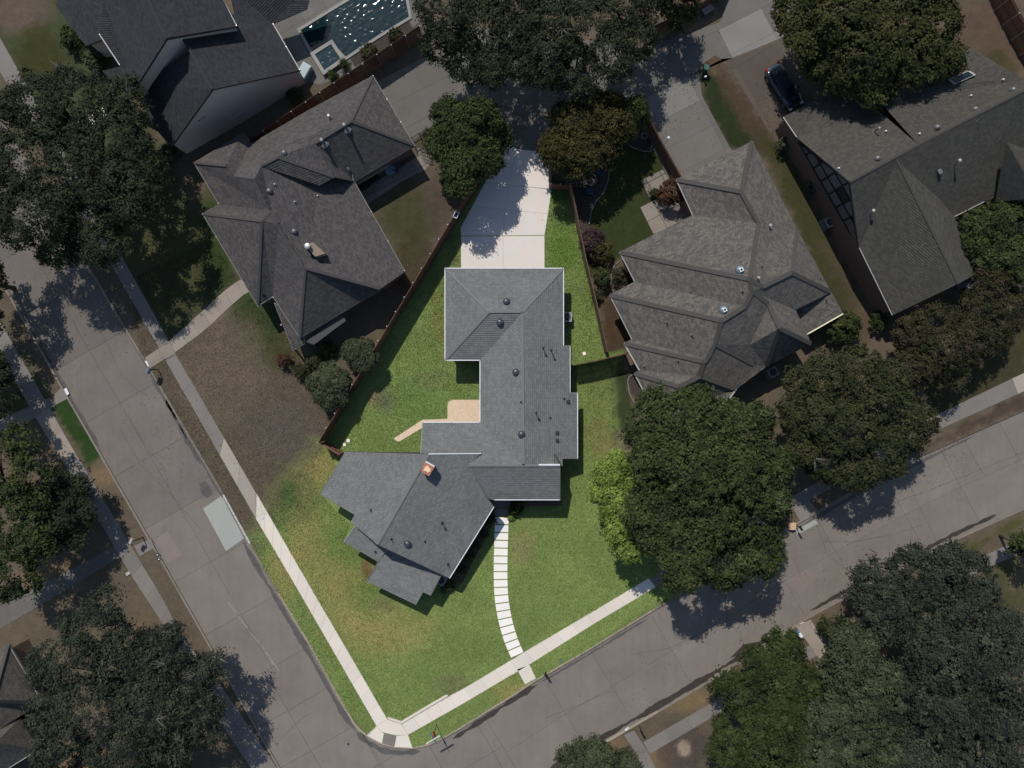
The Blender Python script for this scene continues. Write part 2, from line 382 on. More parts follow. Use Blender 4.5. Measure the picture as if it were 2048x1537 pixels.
# (kind, data, colour, feather px, weight)   polygons and ellipses in photo pixels at ground level
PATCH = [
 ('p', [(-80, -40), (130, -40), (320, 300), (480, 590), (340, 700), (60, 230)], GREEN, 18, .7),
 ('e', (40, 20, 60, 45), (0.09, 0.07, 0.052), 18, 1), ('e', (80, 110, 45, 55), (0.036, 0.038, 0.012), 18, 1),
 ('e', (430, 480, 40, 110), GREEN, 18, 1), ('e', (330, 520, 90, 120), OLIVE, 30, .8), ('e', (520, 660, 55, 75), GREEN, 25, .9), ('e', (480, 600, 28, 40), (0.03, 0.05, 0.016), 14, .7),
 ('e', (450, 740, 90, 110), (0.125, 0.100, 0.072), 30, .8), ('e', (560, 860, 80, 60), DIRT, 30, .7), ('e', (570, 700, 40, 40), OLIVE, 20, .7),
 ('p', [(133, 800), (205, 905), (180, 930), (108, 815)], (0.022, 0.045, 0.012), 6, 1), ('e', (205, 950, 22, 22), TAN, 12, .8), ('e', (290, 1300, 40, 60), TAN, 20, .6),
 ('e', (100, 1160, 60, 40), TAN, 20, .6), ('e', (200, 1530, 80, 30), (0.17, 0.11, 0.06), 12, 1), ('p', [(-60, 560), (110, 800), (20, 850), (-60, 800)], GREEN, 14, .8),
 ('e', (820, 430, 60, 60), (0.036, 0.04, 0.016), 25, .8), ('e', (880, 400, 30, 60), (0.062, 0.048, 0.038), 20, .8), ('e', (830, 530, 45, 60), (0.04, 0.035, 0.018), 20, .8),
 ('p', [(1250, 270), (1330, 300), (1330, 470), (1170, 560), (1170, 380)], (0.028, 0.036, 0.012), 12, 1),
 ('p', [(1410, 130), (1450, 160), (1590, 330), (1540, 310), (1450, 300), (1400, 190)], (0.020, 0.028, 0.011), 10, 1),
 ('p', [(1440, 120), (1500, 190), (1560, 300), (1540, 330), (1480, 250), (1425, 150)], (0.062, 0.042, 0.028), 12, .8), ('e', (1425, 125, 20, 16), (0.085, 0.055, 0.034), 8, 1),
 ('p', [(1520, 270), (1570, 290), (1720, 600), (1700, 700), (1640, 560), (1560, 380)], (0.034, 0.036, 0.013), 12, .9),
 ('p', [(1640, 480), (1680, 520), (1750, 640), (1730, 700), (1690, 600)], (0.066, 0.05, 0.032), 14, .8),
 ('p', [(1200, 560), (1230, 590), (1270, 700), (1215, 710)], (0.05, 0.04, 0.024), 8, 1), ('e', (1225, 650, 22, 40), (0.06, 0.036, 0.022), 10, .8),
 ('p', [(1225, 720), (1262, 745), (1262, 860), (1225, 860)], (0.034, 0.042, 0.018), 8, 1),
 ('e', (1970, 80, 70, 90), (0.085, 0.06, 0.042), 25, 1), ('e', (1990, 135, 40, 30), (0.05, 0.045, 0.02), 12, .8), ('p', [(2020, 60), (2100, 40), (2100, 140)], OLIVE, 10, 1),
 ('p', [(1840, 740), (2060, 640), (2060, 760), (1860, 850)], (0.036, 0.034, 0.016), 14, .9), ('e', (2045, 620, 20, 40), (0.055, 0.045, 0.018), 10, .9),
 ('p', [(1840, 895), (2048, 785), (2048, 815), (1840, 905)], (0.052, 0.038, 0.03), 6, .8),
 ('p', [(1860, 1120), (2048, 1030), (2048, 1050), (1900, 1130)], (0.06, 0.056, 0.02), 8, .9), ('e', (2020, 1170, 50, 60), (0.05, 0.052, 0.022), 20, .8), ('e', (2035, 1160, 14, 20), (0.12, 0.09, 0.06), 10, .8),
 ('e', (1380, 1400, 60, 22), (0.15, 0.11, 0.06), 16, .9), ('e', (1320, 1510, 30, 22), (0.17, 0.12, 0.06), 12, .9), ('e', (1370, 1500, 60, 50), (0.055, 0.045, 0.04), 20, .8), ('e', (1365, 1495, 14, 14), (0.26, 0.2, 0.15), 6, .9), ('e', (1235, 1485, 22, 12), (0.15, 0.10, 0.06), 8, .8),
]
LOTPATCH = [
 ('e', (690, 1160, 60, 80), LAWNY, 40, .65), ('e', (620, 1090, 40, 60), LAWNY, 30, .6), ('e', (760, 1260, 90, 50), LAWNY, 40, .6), ('e', (590, 980, 50, 60), (0.15, 0.145, 0.06), 35, .7),
 ('e', (640, 930, 30, 40), LAWNY, 22, .6), ('e', (572, 992, 20, 22), (0.06, 0.11, 0.03), 14, .8), ('e', (700, 1090, 60, 45), LAWND, 30, .8), ('e', (740, 1190, 45, 40), LAWND, 22, .6), ('e', (565, 1155, 25, 60), LAWNY, 20, .6),
 ('e', (1042, 1100, 24, 40), (0.22, 0.195, 0.095), 16, .6), ('e', (1200, 790, 26, 60), (0.15, 0.165, 0.055), 20, .6), ('e', (1190, 870, 30, 40), (0.17, 0.16, 0.06), 20, .6), ('e', (1215, 895, 22, 26), (0.19, 0.15, 0.07), 16, .6),
 ('e', (768, 805, 18, 22), (0.12, 0.115, 0.085), 12, .7), ('e', (745, 803, 10, 10), (0.2, 0.15, 0.08), 8, .7), ('e', (845, 800, 60, 50), LAWND, 30, .6), ('e', (880, 650, 14, 60), (0.16, 0.15, 0.05), 10, .6), ('e', (870, 760, 30, 20), (0.13, 0.14, 0.06), 12, .5),
 ('e', (1115, 385, 30, 25), (0.055, 0.125, 0.02), 12, .9), ('e', (1120, 430, 30, 14), (0.14, 0.17, 0.06), 10, .7), ('e', (1125, 500, 30, 50), (0.09, 0.16, 0.025), 16, .7), ('e', (1180, 640, 12, 80), (0.12, 0.16, 0.04), 10, .6),
 ('e', (905, 1370, 40, 22), (0.14, 0.14, 0.07), 14, .6), ('e', (1024, 1385, 40, 20), LAWNY, 16, .6), ('e', (770, 1210, 25, 16), (0.16, 0.14, 0.07), 10, .6), ('e', (735, 1140, 10, 20), (0.17, 0.10, 0.05), 6, .8), ('e', (905, 500, 12, 40), (0.12, 0.11, 0.05), 8, .6),
]
_ph = rng.random((8, 3)) * 6.28
def lownoise(X, Y, s):
    r = np.zeros_like(X)
    for i in range(8):
        a = _ph[i, 0]; k = s * (0.6 + i * 0.35)
        r += np.sin((X * math.cos(a) + Y * math.sin(a)) * k + _ph[i, 1]) * np.sin((X * math.sin(a) - Y * math.cos(a)) * k * .8 + _ph[i, 2])
    return r / 3.0
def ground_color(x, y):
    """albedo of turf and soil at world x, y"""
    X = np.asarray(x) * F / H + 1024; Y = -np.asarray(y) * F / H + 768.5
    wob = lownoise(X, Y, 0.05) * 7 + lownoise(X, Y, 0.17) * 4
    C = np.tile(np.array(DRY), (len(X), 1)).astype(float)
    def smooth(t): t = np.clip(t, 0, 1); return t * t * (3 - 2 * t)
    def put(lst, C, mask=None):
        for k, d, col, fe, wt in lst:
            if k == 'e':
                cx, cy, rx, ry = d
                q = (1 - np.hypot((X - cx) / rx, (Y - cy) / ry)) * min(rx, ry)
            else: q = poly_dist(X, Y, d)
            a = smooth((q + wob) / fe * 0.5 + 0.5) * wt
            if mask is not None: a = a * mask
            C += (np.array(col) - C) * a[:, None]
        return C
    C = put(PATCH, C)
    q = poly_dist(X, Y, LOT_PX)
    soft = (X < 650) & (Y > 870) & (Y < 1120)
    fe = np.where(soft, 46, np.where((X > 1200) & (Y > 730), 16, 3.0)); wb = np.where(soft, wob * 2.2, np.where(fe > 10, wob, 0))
    a = smooth((q + wb) / fe * 0.5 + 0.5)  # lot brightness fades into the dimmed yards through the turf colour
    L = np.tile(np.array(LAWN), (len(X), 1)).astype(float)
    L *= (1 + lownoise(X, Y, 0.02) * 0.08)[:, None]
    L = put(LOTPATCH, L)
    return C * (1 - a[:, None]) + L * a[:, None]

def build_ground():
    x0, x1, y0, y1, st = -58, 58, -44, 44, 0.3
    bm = bmesh.new()
    nx = int((x1 - x0) / st); ny = int((y1 - y0) / st)
    xs = np.linspace(x0, x1, nx + 1); ys = np.linspace(y0, y1, ny + 1)
    me = bpy.data.meshes.new('tmp')
    gx, gy = np.meshgrid(xs, ys); V = np.stack([gx.ravel(), gy.ravel(), np.zeros(gx.size)], 1)
    i = np.arange(ny)[:, None] * (nx + 1) + np.arange(nx)[None, :]
    Q = np.stack([i, i + 1, i + nx + 2, i + nx + 1], -1).reshape(-1, 4)
    cx = V[Q].mean(1)[:, 0]; cy = V[Q].mean(1)[:, 1]
    me.vertices.add(len(V)); me.vertices.foreach_set('co', V.ravel())
    me.loops.add(Q.size); me.loops.foreach_set('vertex_index', Q.ravel().astype(np.int32))
    me.polygons.add(len(Q)); me.polygons.foreach_set('loop_start', np.arange(0, Q.size, 4, dtype=np.int32))
    me.update(calc_edges=True); bm.from_mesh(me); bpy.data.meshes.remove(me)
    # cut along the kerb lines so that the turf ends exactly at the kerb
    P = ROAD; n = len(P)
    for k in range(n):
        a = Vector((P[k][0], P[k][1], 0)); b = Vector((P[(k + 1) % n][0], P[(k + 1) % n][1], 0))
        lo = Vector((min(a.x, b.x) - .7, min(a.y, b.y) - .7)); hi = Vector((max(a.x, b.x) + .7, max(a.y, b.y) + .7))
        if hi.x < x0 or lo.x > x1 or hi.y < y0 or lo.y > y1: continue
        d = (b - a).normalized(); nrm = Vector((-d.y, d.x, 0))
        fs = []
        for f in bm.faces:
            c = f.calc_center_median()
            if lo.x < c.x < hi.x and lo.y < c.y < hi.y and abs((c - a).dot(nrm)) < 0.6: fs.append(f)
        if fs:
            geom = set(fs)
            for f in fs: geom.update(f.verts); geom.update(f.edges)
            bmesh.ops.bisect_plane(bm, geom=list(geom), dist=1e-4, plane_co=a, plane_no=nrm)
    bm.faces.ensure_lookup_table()
    c = np.array([f.calc_center_median()[:2] for f in bm.faces])
    ins = in_poly(c[:, 0], c[:, 1], ROAD)
    bmesh.ops.delete(bm, geom=[f for f, k in zip(list(bm.faces), ins) if k], context='FACES')
    c = np.array([f.calc_center_median()[:2] for f in bm.faces])
    lot = in_poly(c[:, 0], c[:, 1], pxpoly(LOT_PX))
    res = []
    for nm, sel in (('ground', ~lot), ('lawn', lot)):
        b2 = bm.copy(); b2.faces.ensure_lookup_table()
        bmesh.ops.delete(b2, geom=[f for f, k in zip(list(b2.faces), sel) if not k], context='FACES')
        me = bpy.data.meshes.new(nm); b2.to_mesh(me); b2.free()
        co = np.empty(len(me.vertices) * 3, np.float32); me.vertices.foreach_get('co', co); co = co.reshape(-1, 3)
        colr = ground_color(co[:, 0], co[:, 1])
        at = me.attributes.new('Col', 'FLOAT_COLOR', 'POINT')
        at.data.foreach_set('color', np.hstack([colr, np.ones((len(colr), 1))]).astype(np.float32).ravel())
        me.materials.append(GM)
        o = bpy.data.objects.new(nm, me); COL.objects.link(o); tag(o, kind='structure'); res.append(o)
    bm.free(); return res
GM = ground_mat('turf_and_soil')
build_ground()
# far ground out to the horizon
fv = []; R0 = (58, 44); R1 = 900
fv = [(-58, -44, 0), (58, -44, 0), (58, 44, 0), (-58, 44, 0), (-R1, -R1, 0), (R1, -R1, 0), (R1, R1, 0), (-R1, R1, 0)]
og = obj('outlying_ground', fv, [(4, 5, 1, 0), (5, 6, 2, 1), (6, 7, 3, 2), (7, 4, 0, 3)], plain('outlying_dry_grass', (0.06, 0.052, 0.032), 0.95, 0, 0.1, 0.4, 0.2)); tag(og, kind='structure')
rb = MB(); n = len(ROAD); rb.add([(p[0], p[1], -0.15) for p in ROAD], [tuple(range(n)) if area(ROAD) > 0 else tuple(range(n - 1, -1, -1))])
road = rb.make('road', M['road_joint']); tag(road, kind='structure')

# ------------------------------------------------------------------ slabs
def resample(pts, ts):
    P = [Vector(p) for p in pts]; L = [0]
    for a, b in zip(P[:-1], P[1:]): L.append(L[-1] + (b - a).length)
    out = []
    for t in ts:
        s = t * L[-1]; i = 0
        while i < len(L) - 2 and L[i + 1] < s: i += 1
        k = (s - L[i]) / max(1e-9, L[i + 1] - L[i]); out.append(P[i].lerp(P[i + 1], k))
    return out
def slab(name, poly, z0, z1, mat, parent, gap=0.012):
    if len(poly) < 3 or abs(area(poly)) < 0.02: return None
    q = inset(poly, gap) if gap else poly
    return MB().prism([tuple(v) for v in q], z0, z1).make(name, mat, parent)
def clean(poly, eps=0.03):
    out = []
    for p in poly:
        if not out or math.hypot(p[0] - out[-1][0], p[1] - out[-1][1]) > eps: out.append(p)
    if len(out) > 1 and math.hypot(out[0][0] - out[-1][0], out[0][1] - out[-1][1]) <= eps: out.pop()
    return out
def paving(name, piece, poly_px, ang, step, off, z, mat, gap=0.012, th=0.1, matf=None, parent=None):
    """poly cut into a rotated grid of slabs; ang in image degrees (x right, y down)"""
    poly = [tuple(p) for p in pxpoly(poly_px)]
    if parent is None:
        parent = MB().prism(poly, -0.12, z - 0.035).make(name, M['road_joint']); tag(parent, kind='structure')
    a = -R(ang); ux = (math.cos(a), math.sin(a)); uy = (-math.sin(a), math.cos(a))
    U = [p[0] * ux[0] + p[1] * ux[1] for p in poly]; V = [p[0] * uy[0] + p[1] * uy[1] for p in poly]
    i0 = math.floor((min(U) - off[0]) / step[0]); i1 = math.ceil((max(U) - off[0]) / step[0])
    j0 = math.floor((min(V) - off[1]) / step[1]); j1 = math.ceil((max(V) - off[1]) / step[1])
    for i in range(i0, i1):
        for j in range(j0, j1):
            c = poly
            for nn, d in ((ux, off[0] + (i + 1) * step[0]), ((-ux[0], -ux[1]), -(off[0] + i * step[0])), (uy, off[1] + (j + 1) * step[1]), ((-uy[0], -uy[1]), -(off[1] + j * step[1]))):
                c = clip(c, nn, d)
                if len(c) < 3: break
            c = clean(c) if len(c) > 2 else c
            if len(c) > 2 and abs(area(c)) > 0.05:
                mx = sum(p[0] for p in c) / len(c) * F / H + 1024; my = -sum(p[1] for p in c) / len(c) * F / H + 768.5
                slab(piece, c, z - th, z, matf(mx, my) if matf else mat, parent, gap)
    return parent
def strip(piece, Lp, Rp, n, cols, z, th, parent, matf, gap=0.007, skip=None):
    ts = [i / n for i in range(n + 1)]
    A = resample(Lp, ts); B = resample(Rp, ts)
    for i in range(n):
        for c in range(cols):
            q = [A[i].lerp(B[i], c / cols), A[i].lerp(B[i], (c + 1) / cols), A[i + 1].lerp(B[i + 1], (c + 1) / cols), A[i + 1].lerp(B[i + 1], c / cols)]
            mx = sum(p.x for p in q) / 4; my = sum(p.y for p in q) / 4
            if skip and skip(mx, my): continue
            slab(piece, pxpoly([(p.x, p.y) for p in q]), z - th, z, matf(mx, my), parent, gap)

# street panels
ZR = -0.12
def rmat(x, y): return M['road']
# left street: kerb to kerb
Ls = [(121 - 3 * 183.5, 768 - 3 * 320), (512, 1453)]; Rs = [(268 - 3 * 183.5, 690 - 3 * 320 + 4), (689, 1418)]
def cross_left(t0, t1, n):
    pass
dl = Vector((0.4936, 0.8697))       # street direction in the image
pl_ = Vector((0.8697, -0.4936))
L0 = Vector((121, 768)); R0_ = Vector((310, 762))
jo = []
s = -900.0
base = Vector((200, 850))
# joints are perpendicular to the kerbs, one every 116 px
base = Vector((167, 848)); 
kL = []; kR = []
for k in range(-9, 6):
    p = base + dl * (k * 122.0)
    kL.append(p); 
# left kerb line x = a + b*y ; right kerb line
def isect(p, d, a, b):
    e = b - a; den = d.x * e.y - d.y * e.x
    t = ((a.x - p.x) * e.y - (a.y - p.y) * e.x) / den
    return p + d * t
LA, LB = Vector((0, 556)), Vector((512, 1453)); RA, RB = Vector((182, 546)), Vector((689, 1418))
def col_strip(k0, k1):
    for k in range(k0, k1):
        p0 = base + dl * (k * 122.0); p1 = base + dl * ((k + 1) * 122.0)
        a0, a1 = isect(p0, pl_, LA, LB), isect(p1, pl_, LA, LB); b0, b1 = isect(p0, pl_, RA, RB), isect(p1, pl_, RA, RB)
        for c in range(2):
            q = [a0.lerp(b0, c / 2), a0.lerp(b0, (c + 1) / 2), a1.lerp(b1, (c + 1) / 2), a1.lerp(b1, c / 2)]
            slab('road_panel', pxpoly([(v.x, v.y) for v in q]), ZR - 0.1, ZR, M['road_dim'] if k < -1 else (M['road_mid'] if k < 2 else M['road']), road, 0.010)
    return a1, b1
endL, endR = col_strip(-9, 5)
# bottom street
bs_top = [Vector(p) for p in RK[15:]]; bs_bot = [Vector(p) for p in SK[1:]]
def top_at(x):
    P = RK[14:]
    for (x0, y0), (x1, y1) in zip(P[:-1], P[1:]):
        if x0 <= x <= x1: return Vector((x, y0 + (y1 - y0) * (x - x0) / (x1 - x0)))
    return Vector(P[-1])
jt = [966, 1086, 1180, 1300, 1414, 1528, 1630, 1768, 1880, 1999, 2110]
jd = Vector((0.545, 0.838))
def bot_isect(p, d):
    best = None
    for a, b in zip(SK[:-1], SK[1:]):
        a = Vector(a); b = Vector(b); e = b - a; den = d.x * e.y - d.y * e.x
        t = ((a.x - p.x) * e.y - (a.y - p.y) * e.x) / den; q = p + d * t
        if min(a.x, b.x) - 1 <= q.x <= max(a.x, b.x) + 1 and t > 0: best = q
    return best or p + d * 200
jj = []
for i, x in enumerate(jt):
    p = top_at(x); d = Vector((0.52 - 0.006 * i, 0.854)).normalized(); jj.append((p, bot_isect(p, d)))
for i in range(len(jj) - 1):
    (a0, b0), (a1, b1) = jj[i], jj[i + 1]
    tops = [a0] + [Vector(p) for p in RK[14:] if a0.x + 3 < p[0] < a1.x - 3] + [a1]
    bots = [b0] + [Vector(p) for p in SK if b0.x + 3 < p[0] < b1.x - 3] + [b1]
    m0, m1 = a0.lerp(b0, .5), a1.lerp(b1, .5)
    slab('road_panel', pxpoly([(v.x, v.y) for v in tops + [m1, m0]]), ZR - 0.1, ZR, M['road'], road, 0.010)
    slab('road_panel', pxpoly([(v.x, v.y) for v in [m0, m1] + bots[::-1]]), ZR - 0.1, ZR, M['road'], road, 0.010)
# intersection: one polygon cut by a grid
(a0, b0) = jj[0]
ipoly = [(endL.x, endL.y), (endR.x, endR.y)] + [p for p in RK if endR.y < p[1] and p[0] < a0.x - 2 and p[0] > endR.x] + [(a0.x, a0.y), (b0.x, b0.y), (1010, 1620), (640, 1680)]
paving('road', 'road_panel', ipoly, -30, (5.0, 4.4), (0.9, 1.3), ZR, M['road'], 0.014, 0.1, None, road)
# kerbs
def kerb(pts, side, mf, n=None):
    tot = sum((Vector(b) - Vector(a)).length for a, b in zip(pts[:-1], pts[1:]))
    n = int(tot / 62); P = resample(pts, [i / n for i in range(n + 1)])
    base_o = None
    root = bpy.data.objects.new('kerb', None); COL.objects.link(root); tag(root, kind='structure')
    for i in range(n):
        sub = [P[i]] + [Vector(p) for p in pts if 0 < 0] + [P[i + 1]]
        a, b = P[i], P[i + 1]
        # follow corners of the polyline
        mids = []
        d = (b - a).normalized(); nn = Vector((-d.y, d.x)) * side
        a2, b2 = a + nn * 3.6, b + nn * 3.6
        slab('kerb_stone', pxpoly([(a.x, a.y), (b.x, b.y), (b2.x, b2.y), (a2.x, a2.y)]), -0.2, 0.022, mf((a.x + b.x) / 2, (a.y + b.y) / 2), root, 0.006)
def kmat(x, y):
    if 440 < x < 495 and 985 < y < 1085: return M['kerb_new']
    if 560 < x < 1330 and y > 1180 and y < 1500 and x > 540: return M['kerb_lot']
    return M['kerb']
def kerb_dense(pts, side):
    # short stones on curves
    segs = []
    for a, b in zip(pts[:-1], pts[1:]):
        L = (Vector(b) - Vector(a)).length; m = max(1, round(L / 64))
        for i in range(m): segs.append((Vector(a).lerp(Vector(b), i / m), Vector(a).lerp(Vector(b), (i + 1) / m)))
    root = bpy.data.objects.new('kerb', None); COL.objects.link(root); tag(root, kind='structure')
    nrm = []
    for a, b in segs:
        d = (b - a).normalized(); nrm.append(Vector((-d.y, d.x)) * side)
    for i, (a, b) in enumerate(segs):
        na = ((nrm[i] + nrm[i - 1]) / 2).normalized() if i else nrm[i]; nb = ((nrm[i] + nrm[i + 1]) / 2).normalized() if i < len(segs) - 1 else nrm[i]
        a2, b2 = a + na * 3.6, b + nb * 3.6; a3, b3 = a - na * .4, b - nb * .4
        slab('kerb_stone', pxpoly([(a3.x, a3.y), (b3.x, b3.y), (b2.x, b2.y), (a2.x, a2.y)]), -0.2, 0.022, kmat((a.x + b.x) / 2, (a.y + b.y) / 2), root, 0.004)
kerb_dense(LK[:6], 1); kerb_dense(RK[:24], -1); kerb_dense(SK[1:], 1)
# ribbons on the road (gutter stains, cracks, patches)
def ribbon(name, pts, wid, z, mat, parent, jit=0.0, n=None):
    tot = sum((Vector(b) - Vector(a)).length for a, b in zip(pts[:-1], pts[1:]))
    n = n or max(2, int(tot / 7)); P = resample(pts, [i / n for i in range(n + 1)])
    L = []; Rr = []
    for i, p in enumerate(P):
        d = (P[min(i + 1, n)] - P[max(i - 1, 0)]).normalized(); nn = Vector((-d.y, d.x))
        j = random.gauss(0, jit) if 0 < i < n else 0
        ww = wid(i / n) if callable(wid) else wid * (0.6 + 0.8 * random.random())
        L.append(p + nn * (j - ww / 2)); Rr.append(p + nn * (j + ww / 2))
    mb = MB(); k = len(L)
    mb.add([W(v.x, v.y) + Vector((0, 0, z)) for v in L + Rr], [(i, k + i, k + i + 1, i + 1) for i in range(k - 1)])
    o = mb.make(name, mat, parent)
    return o
def sheet(name, pts, z, mat, parent):
    p = pxpoly(pts)
    if area(p) < 0: p = p[::-1]
    return MB().add([(q[0], q[1], z) for q in p], [tuple(range(len(p)))]).make(name, mat, parent)
Z1 = ZR + 0.004; Z2 = ZR + 0.008; Z3 = ZR + 0.012
sheet('road_patch', [(405, 1018), (443, 992), (487, 1078), (451, 1103)], Z1, M['patch'], road)
sheet('road_patch', [(307, 1080), (334, 1064), (363, 1111), (334, 1128)], Z1, M['patch2'], road)
sheet('road_patch', [(1580, 1158), (1612, 1140), (1640, 1152), (1600, 1192)], Z1, M['patch2'], road)
sheet('road_patch', [(1592, 1062), (1631, 1040), (1637, 1048), (1596, 1070)], Z1, M['patch'], road)
cracks = [[(1262, 1310), (1330, 1300), (1390, 1275), (1430, 1252), (1470, 1240)], [(1635, 1052), (1645, 1080), (1655, 1110), (1690, 1137), (1712, 1165)], [(1822, 970), (1832, 1000), (1852, 1040), (1870, 1070), (1876, 1095)],
          [(1652, 1083), (1700, 1085), (1790, 1070), (1850, 1048)], [(1088, 1440), (1160, 1410), (1220, 1385)], [(118, 560), (135, 620), (155, 665)], [(300, 800), (240, 750), (215, 690), (190, 640)],
          [(255, 830), (295, 900), (330, 940), (335, 970)], [(240, 860), (280, 930), (340, 990), (400, 1060)], [(1780, 1010), (1850, 985), (1925, 955), (2048, 905)], [(1588, 1115), (1596, 1135), (1600, 1155)], [(1930, 880), (1950, 920), (1975, 955)],
          [(560, 1480), (600, 1440), (620, 1427)], [(700, 1430), (745, 1500), (770, 1540)]]
for c in cracks: ribbon('crack', c, 0.65, Z2, M['crack'], road, 0.7)
M['chalk'] = plain('faded_chalk_mark', (0.33, 0.31, 0.29), 0.9)
for a_ in ([(455, 1205), (470, 1226)], [(476, 1234), (494, 1258)], [(500, 1266), (528, 1300)], [(531, 1306), (548, 1330), (557, 1344)]): ribbon('scuff_mark', a_, 0.8, Z2, M['chalk'], road, 0.5)
def wv(a, b, seed):
    r = random.Random(seed); ph = [r.random() * 6 for _ in range(4)]
    return lambda t: max(0.4, (a + (b - a) * (0.5 + 0.5 * math.sin(t * 9 + ph[0]) * math.sin(t * 23 + ph[1]))) * min(1, t * 14, (1 - t) * 14))
ribbon('gutter_stain', [(1078, 1556), (1130, 1524), (1205, 1477), (1300, 1423), (1420, 1352), (1536, 1281)], wv(4, 17, 1), Z2, M['wet'], road, 0.6)
ribbon('gutter_stain', [(1620, 1224), (1718, 1168), (1780, 1140)], wv(4, 9, 3), Z2, M['wet'], road, 0.4)
ribbon('gutter_stain', [(1850, 1101), (1900, 1074), (1995, 1030)], wv(4, 10, 4), Z2, M['wet'], road, 0.4)
sheet('puddle_mark', [(1460, 1318), (1478, 1300), (1488, 1290), (1520, 1284), (1545, 1276), (1530, 1287), (1500, 1303)], Z3, M['wet'], road)
for a in ([(300, 752), (380, 885), (445, 998)], [(330, 800), (370, 880), (400, 930)]): ribbon('gutter_stain', a, wv(3, 9, 8), Z2, M['stain'], road, 0.5)
ribbon('gutter_stain', [(482, 1078), (520, 1146), (610, 1296), (684, 1426), (712, 1466)], wv(5, 13, 9), Z2, M['stain'], road, 0.5)
ribbon('gutter_stain', [(712, 1466), (735, 1487), (765, 1503), (800, 1508), (840, 1504)], wv(6, 14, 10), Z2, M['stain'], road, 0.5)
ribbon('gutter_stain', [(905, 1480), (960, 1445), (1024, 1402), (1075, 1370)], wv(4, 13, 12), Z2, M['wet'], road, 0.5)
ribbon('gutter_stain', [(1075, 1370), (1180, 1309), (1300, 1236)], wv(2, 6, 13), Z2, M['stain'], road, 0.5)
ribbon('gutter_stain', [(1600, 1054), (1700, 998), (1830, 930), (1950, 872)], wv(3, 8, 14), Z2, M['stain'], road, 0.5)
ribbon('gutter_stain', [(60, 655), (130, 778), (200, 900)], wv(3, 9, 15), Z2, M['stain'], road, 0.5)
st_ = sheet('oil_stain', [(398, 968), (410, 963), (420, 975), (425, 990), (412, 998), (400, 985)], Z1 + .001, M['stain'], road)
mh = MB(); cc = W(696, 1490); mh.prism([(cc.x + .12 * math.cos(a), cc.y + .12 * math.sin(a)) for a in np.linspace(0, 2 * math.pi, 13)[:-1]], ZR, ZR + 0.01)
tag(mh.make('valve_cover', M['darktrim']), 'small round iron valve cover set in the street near the corner ramp', 'cover')
# number plates painted on the kerbs
for nm, q in (('kerb_paint', [(290, 723), (293, 722), (299, 733), (296, 734)]), ('kerb_paint', [(128, 779), (133, 776), (139, 788), (134, 791)]), ('kerb_paint', [(1249, 1459), (1256, 1454), (1258, 1457), (1251, 1462)]), ('kerb_paint', [(1599, 1248), (1607, 1244), (1609, 1247), (1601, 1251)])):
    sheet(nm, q, 0.027, M['white'], road)

# sidewalks
def wmat(x, y):
    if x < 640 and y < 1500 and x > 100:
        if y < 1000: return M['dim_walk']
        if y < 1040: return M['mid_walk']
    if x > 1300: return M['dim_walk']
    return M['lit_walk']
def wm_left(x, y):  # slabs step from dimmed to lit colour at the lot edge
    if y < 905: return M['dim_walk']
    if y < 990: return M['mid_walk'] if y > 930 else M['dim_walk']
    return M['mid_walk'] if y < 1025 else M['lit_walk']
sw = thing('sidewalk', None, None, (0, 0, 0)); sw['kind'] = 'structure'
strip('sidewalk_slab', [(-100, -30), (331, 719)], [(-64, -40), (353, 709)], 8, 1, 0.03, 0.12, sw, lambda x, y: M['dim_walk'])
strip('sidewalk_slab', [(331, 721), (512, 1037)], [(352, 710), (512, 986)], 5, 1, 0.03, 0.12, sw, lambda x, y: M['dim_walk'] if y < 1400 and y < 905 else M['mid_walk'])
strip('sidewalk_slab', [(512, 1038), (571, 1137), (753, 1452)], [(513, 987), (599, 1137), (775, 1439)], 15, 1, 0.03, 0.12, sw, wm_left)
for q, mt in (([(753, 1452), (775, 1439), (803, 1449), (816, 1470), (793, 1471), (770, 1466), (762, 1463)], 'lit_walk'), ([(733, 1471), (753, 1452), (762, 1463), (768, 1467), (764, 1487)], 'lit_walk'), ([(793, 1472), (816, 1470), (825, 1496), (789, 1494)], 'lit_walk')):
    slab('ramp_slab', pxpoly(q), -0.1, 0.03, M[mt], sw, 0.008)
slab('tactile_plate', pxpoly([(770, 1467), (792, 1472), (788, 1494), (766, 1487)]), -0.1, 0.034, M['tactile'], sw, 0.004)
strip('sidewalk_slab', [(803, 1448), (897, 1393)], [(816, 1470), (913, 1415)], 4, 1, 0.03, 0.12, sw, lambda x, y: M['lit_walk'])
strip('sidewalk_slab', [(897, 1393), (932, 1375), (1071, 1291), (1180, 1227), (1297, 1157)], [(913, 1415), (944, 1397), (1058, 1330), (1191, 1246), (1312, 1174)], 13, 1, 0.03, 0.12, sw, lambda x, y: M['lit_walk'])
strip('sidewalk_slab', [(1297, 1157), (1846, 843), (2025, 757), (2140, 704)], [(1312, 1176), (1830, 881), (2048, 783), (2150, 735)], 15, 1, 0.03, 0.12, sw, lambda x, y: M['dim_walk'] if x < 2020 else M['mid_walk'])
slab('sidewalk_slab', pxpoly([(1034, 1339), (1059, 1330), (1072, 1357), (1050, 1369)]), -0.1, 0.03, M['lit_walk'], sw, 0.006)
slab('sidewalk_slab', pxpoly([(1583, 1012), (1612, 995), (1636, 1022), (1600, 1042)]), -0.1, 0.024, M['dim_walk'], sw, 0.006)
lip = MB(); lp = [(775, 1437), (803, 1447), (860, 1413), (897, 1391), (893, 1389), (858, 1409), (803, 1442), (777, 1434)]
lip.prism(pxpoly(lp), -0.1, 0.13); tag(lip.make('retaining_lip', M['lit_walk']), 'low pale concrete lip edging the lawn along the corner pavement', 'retaining wall')
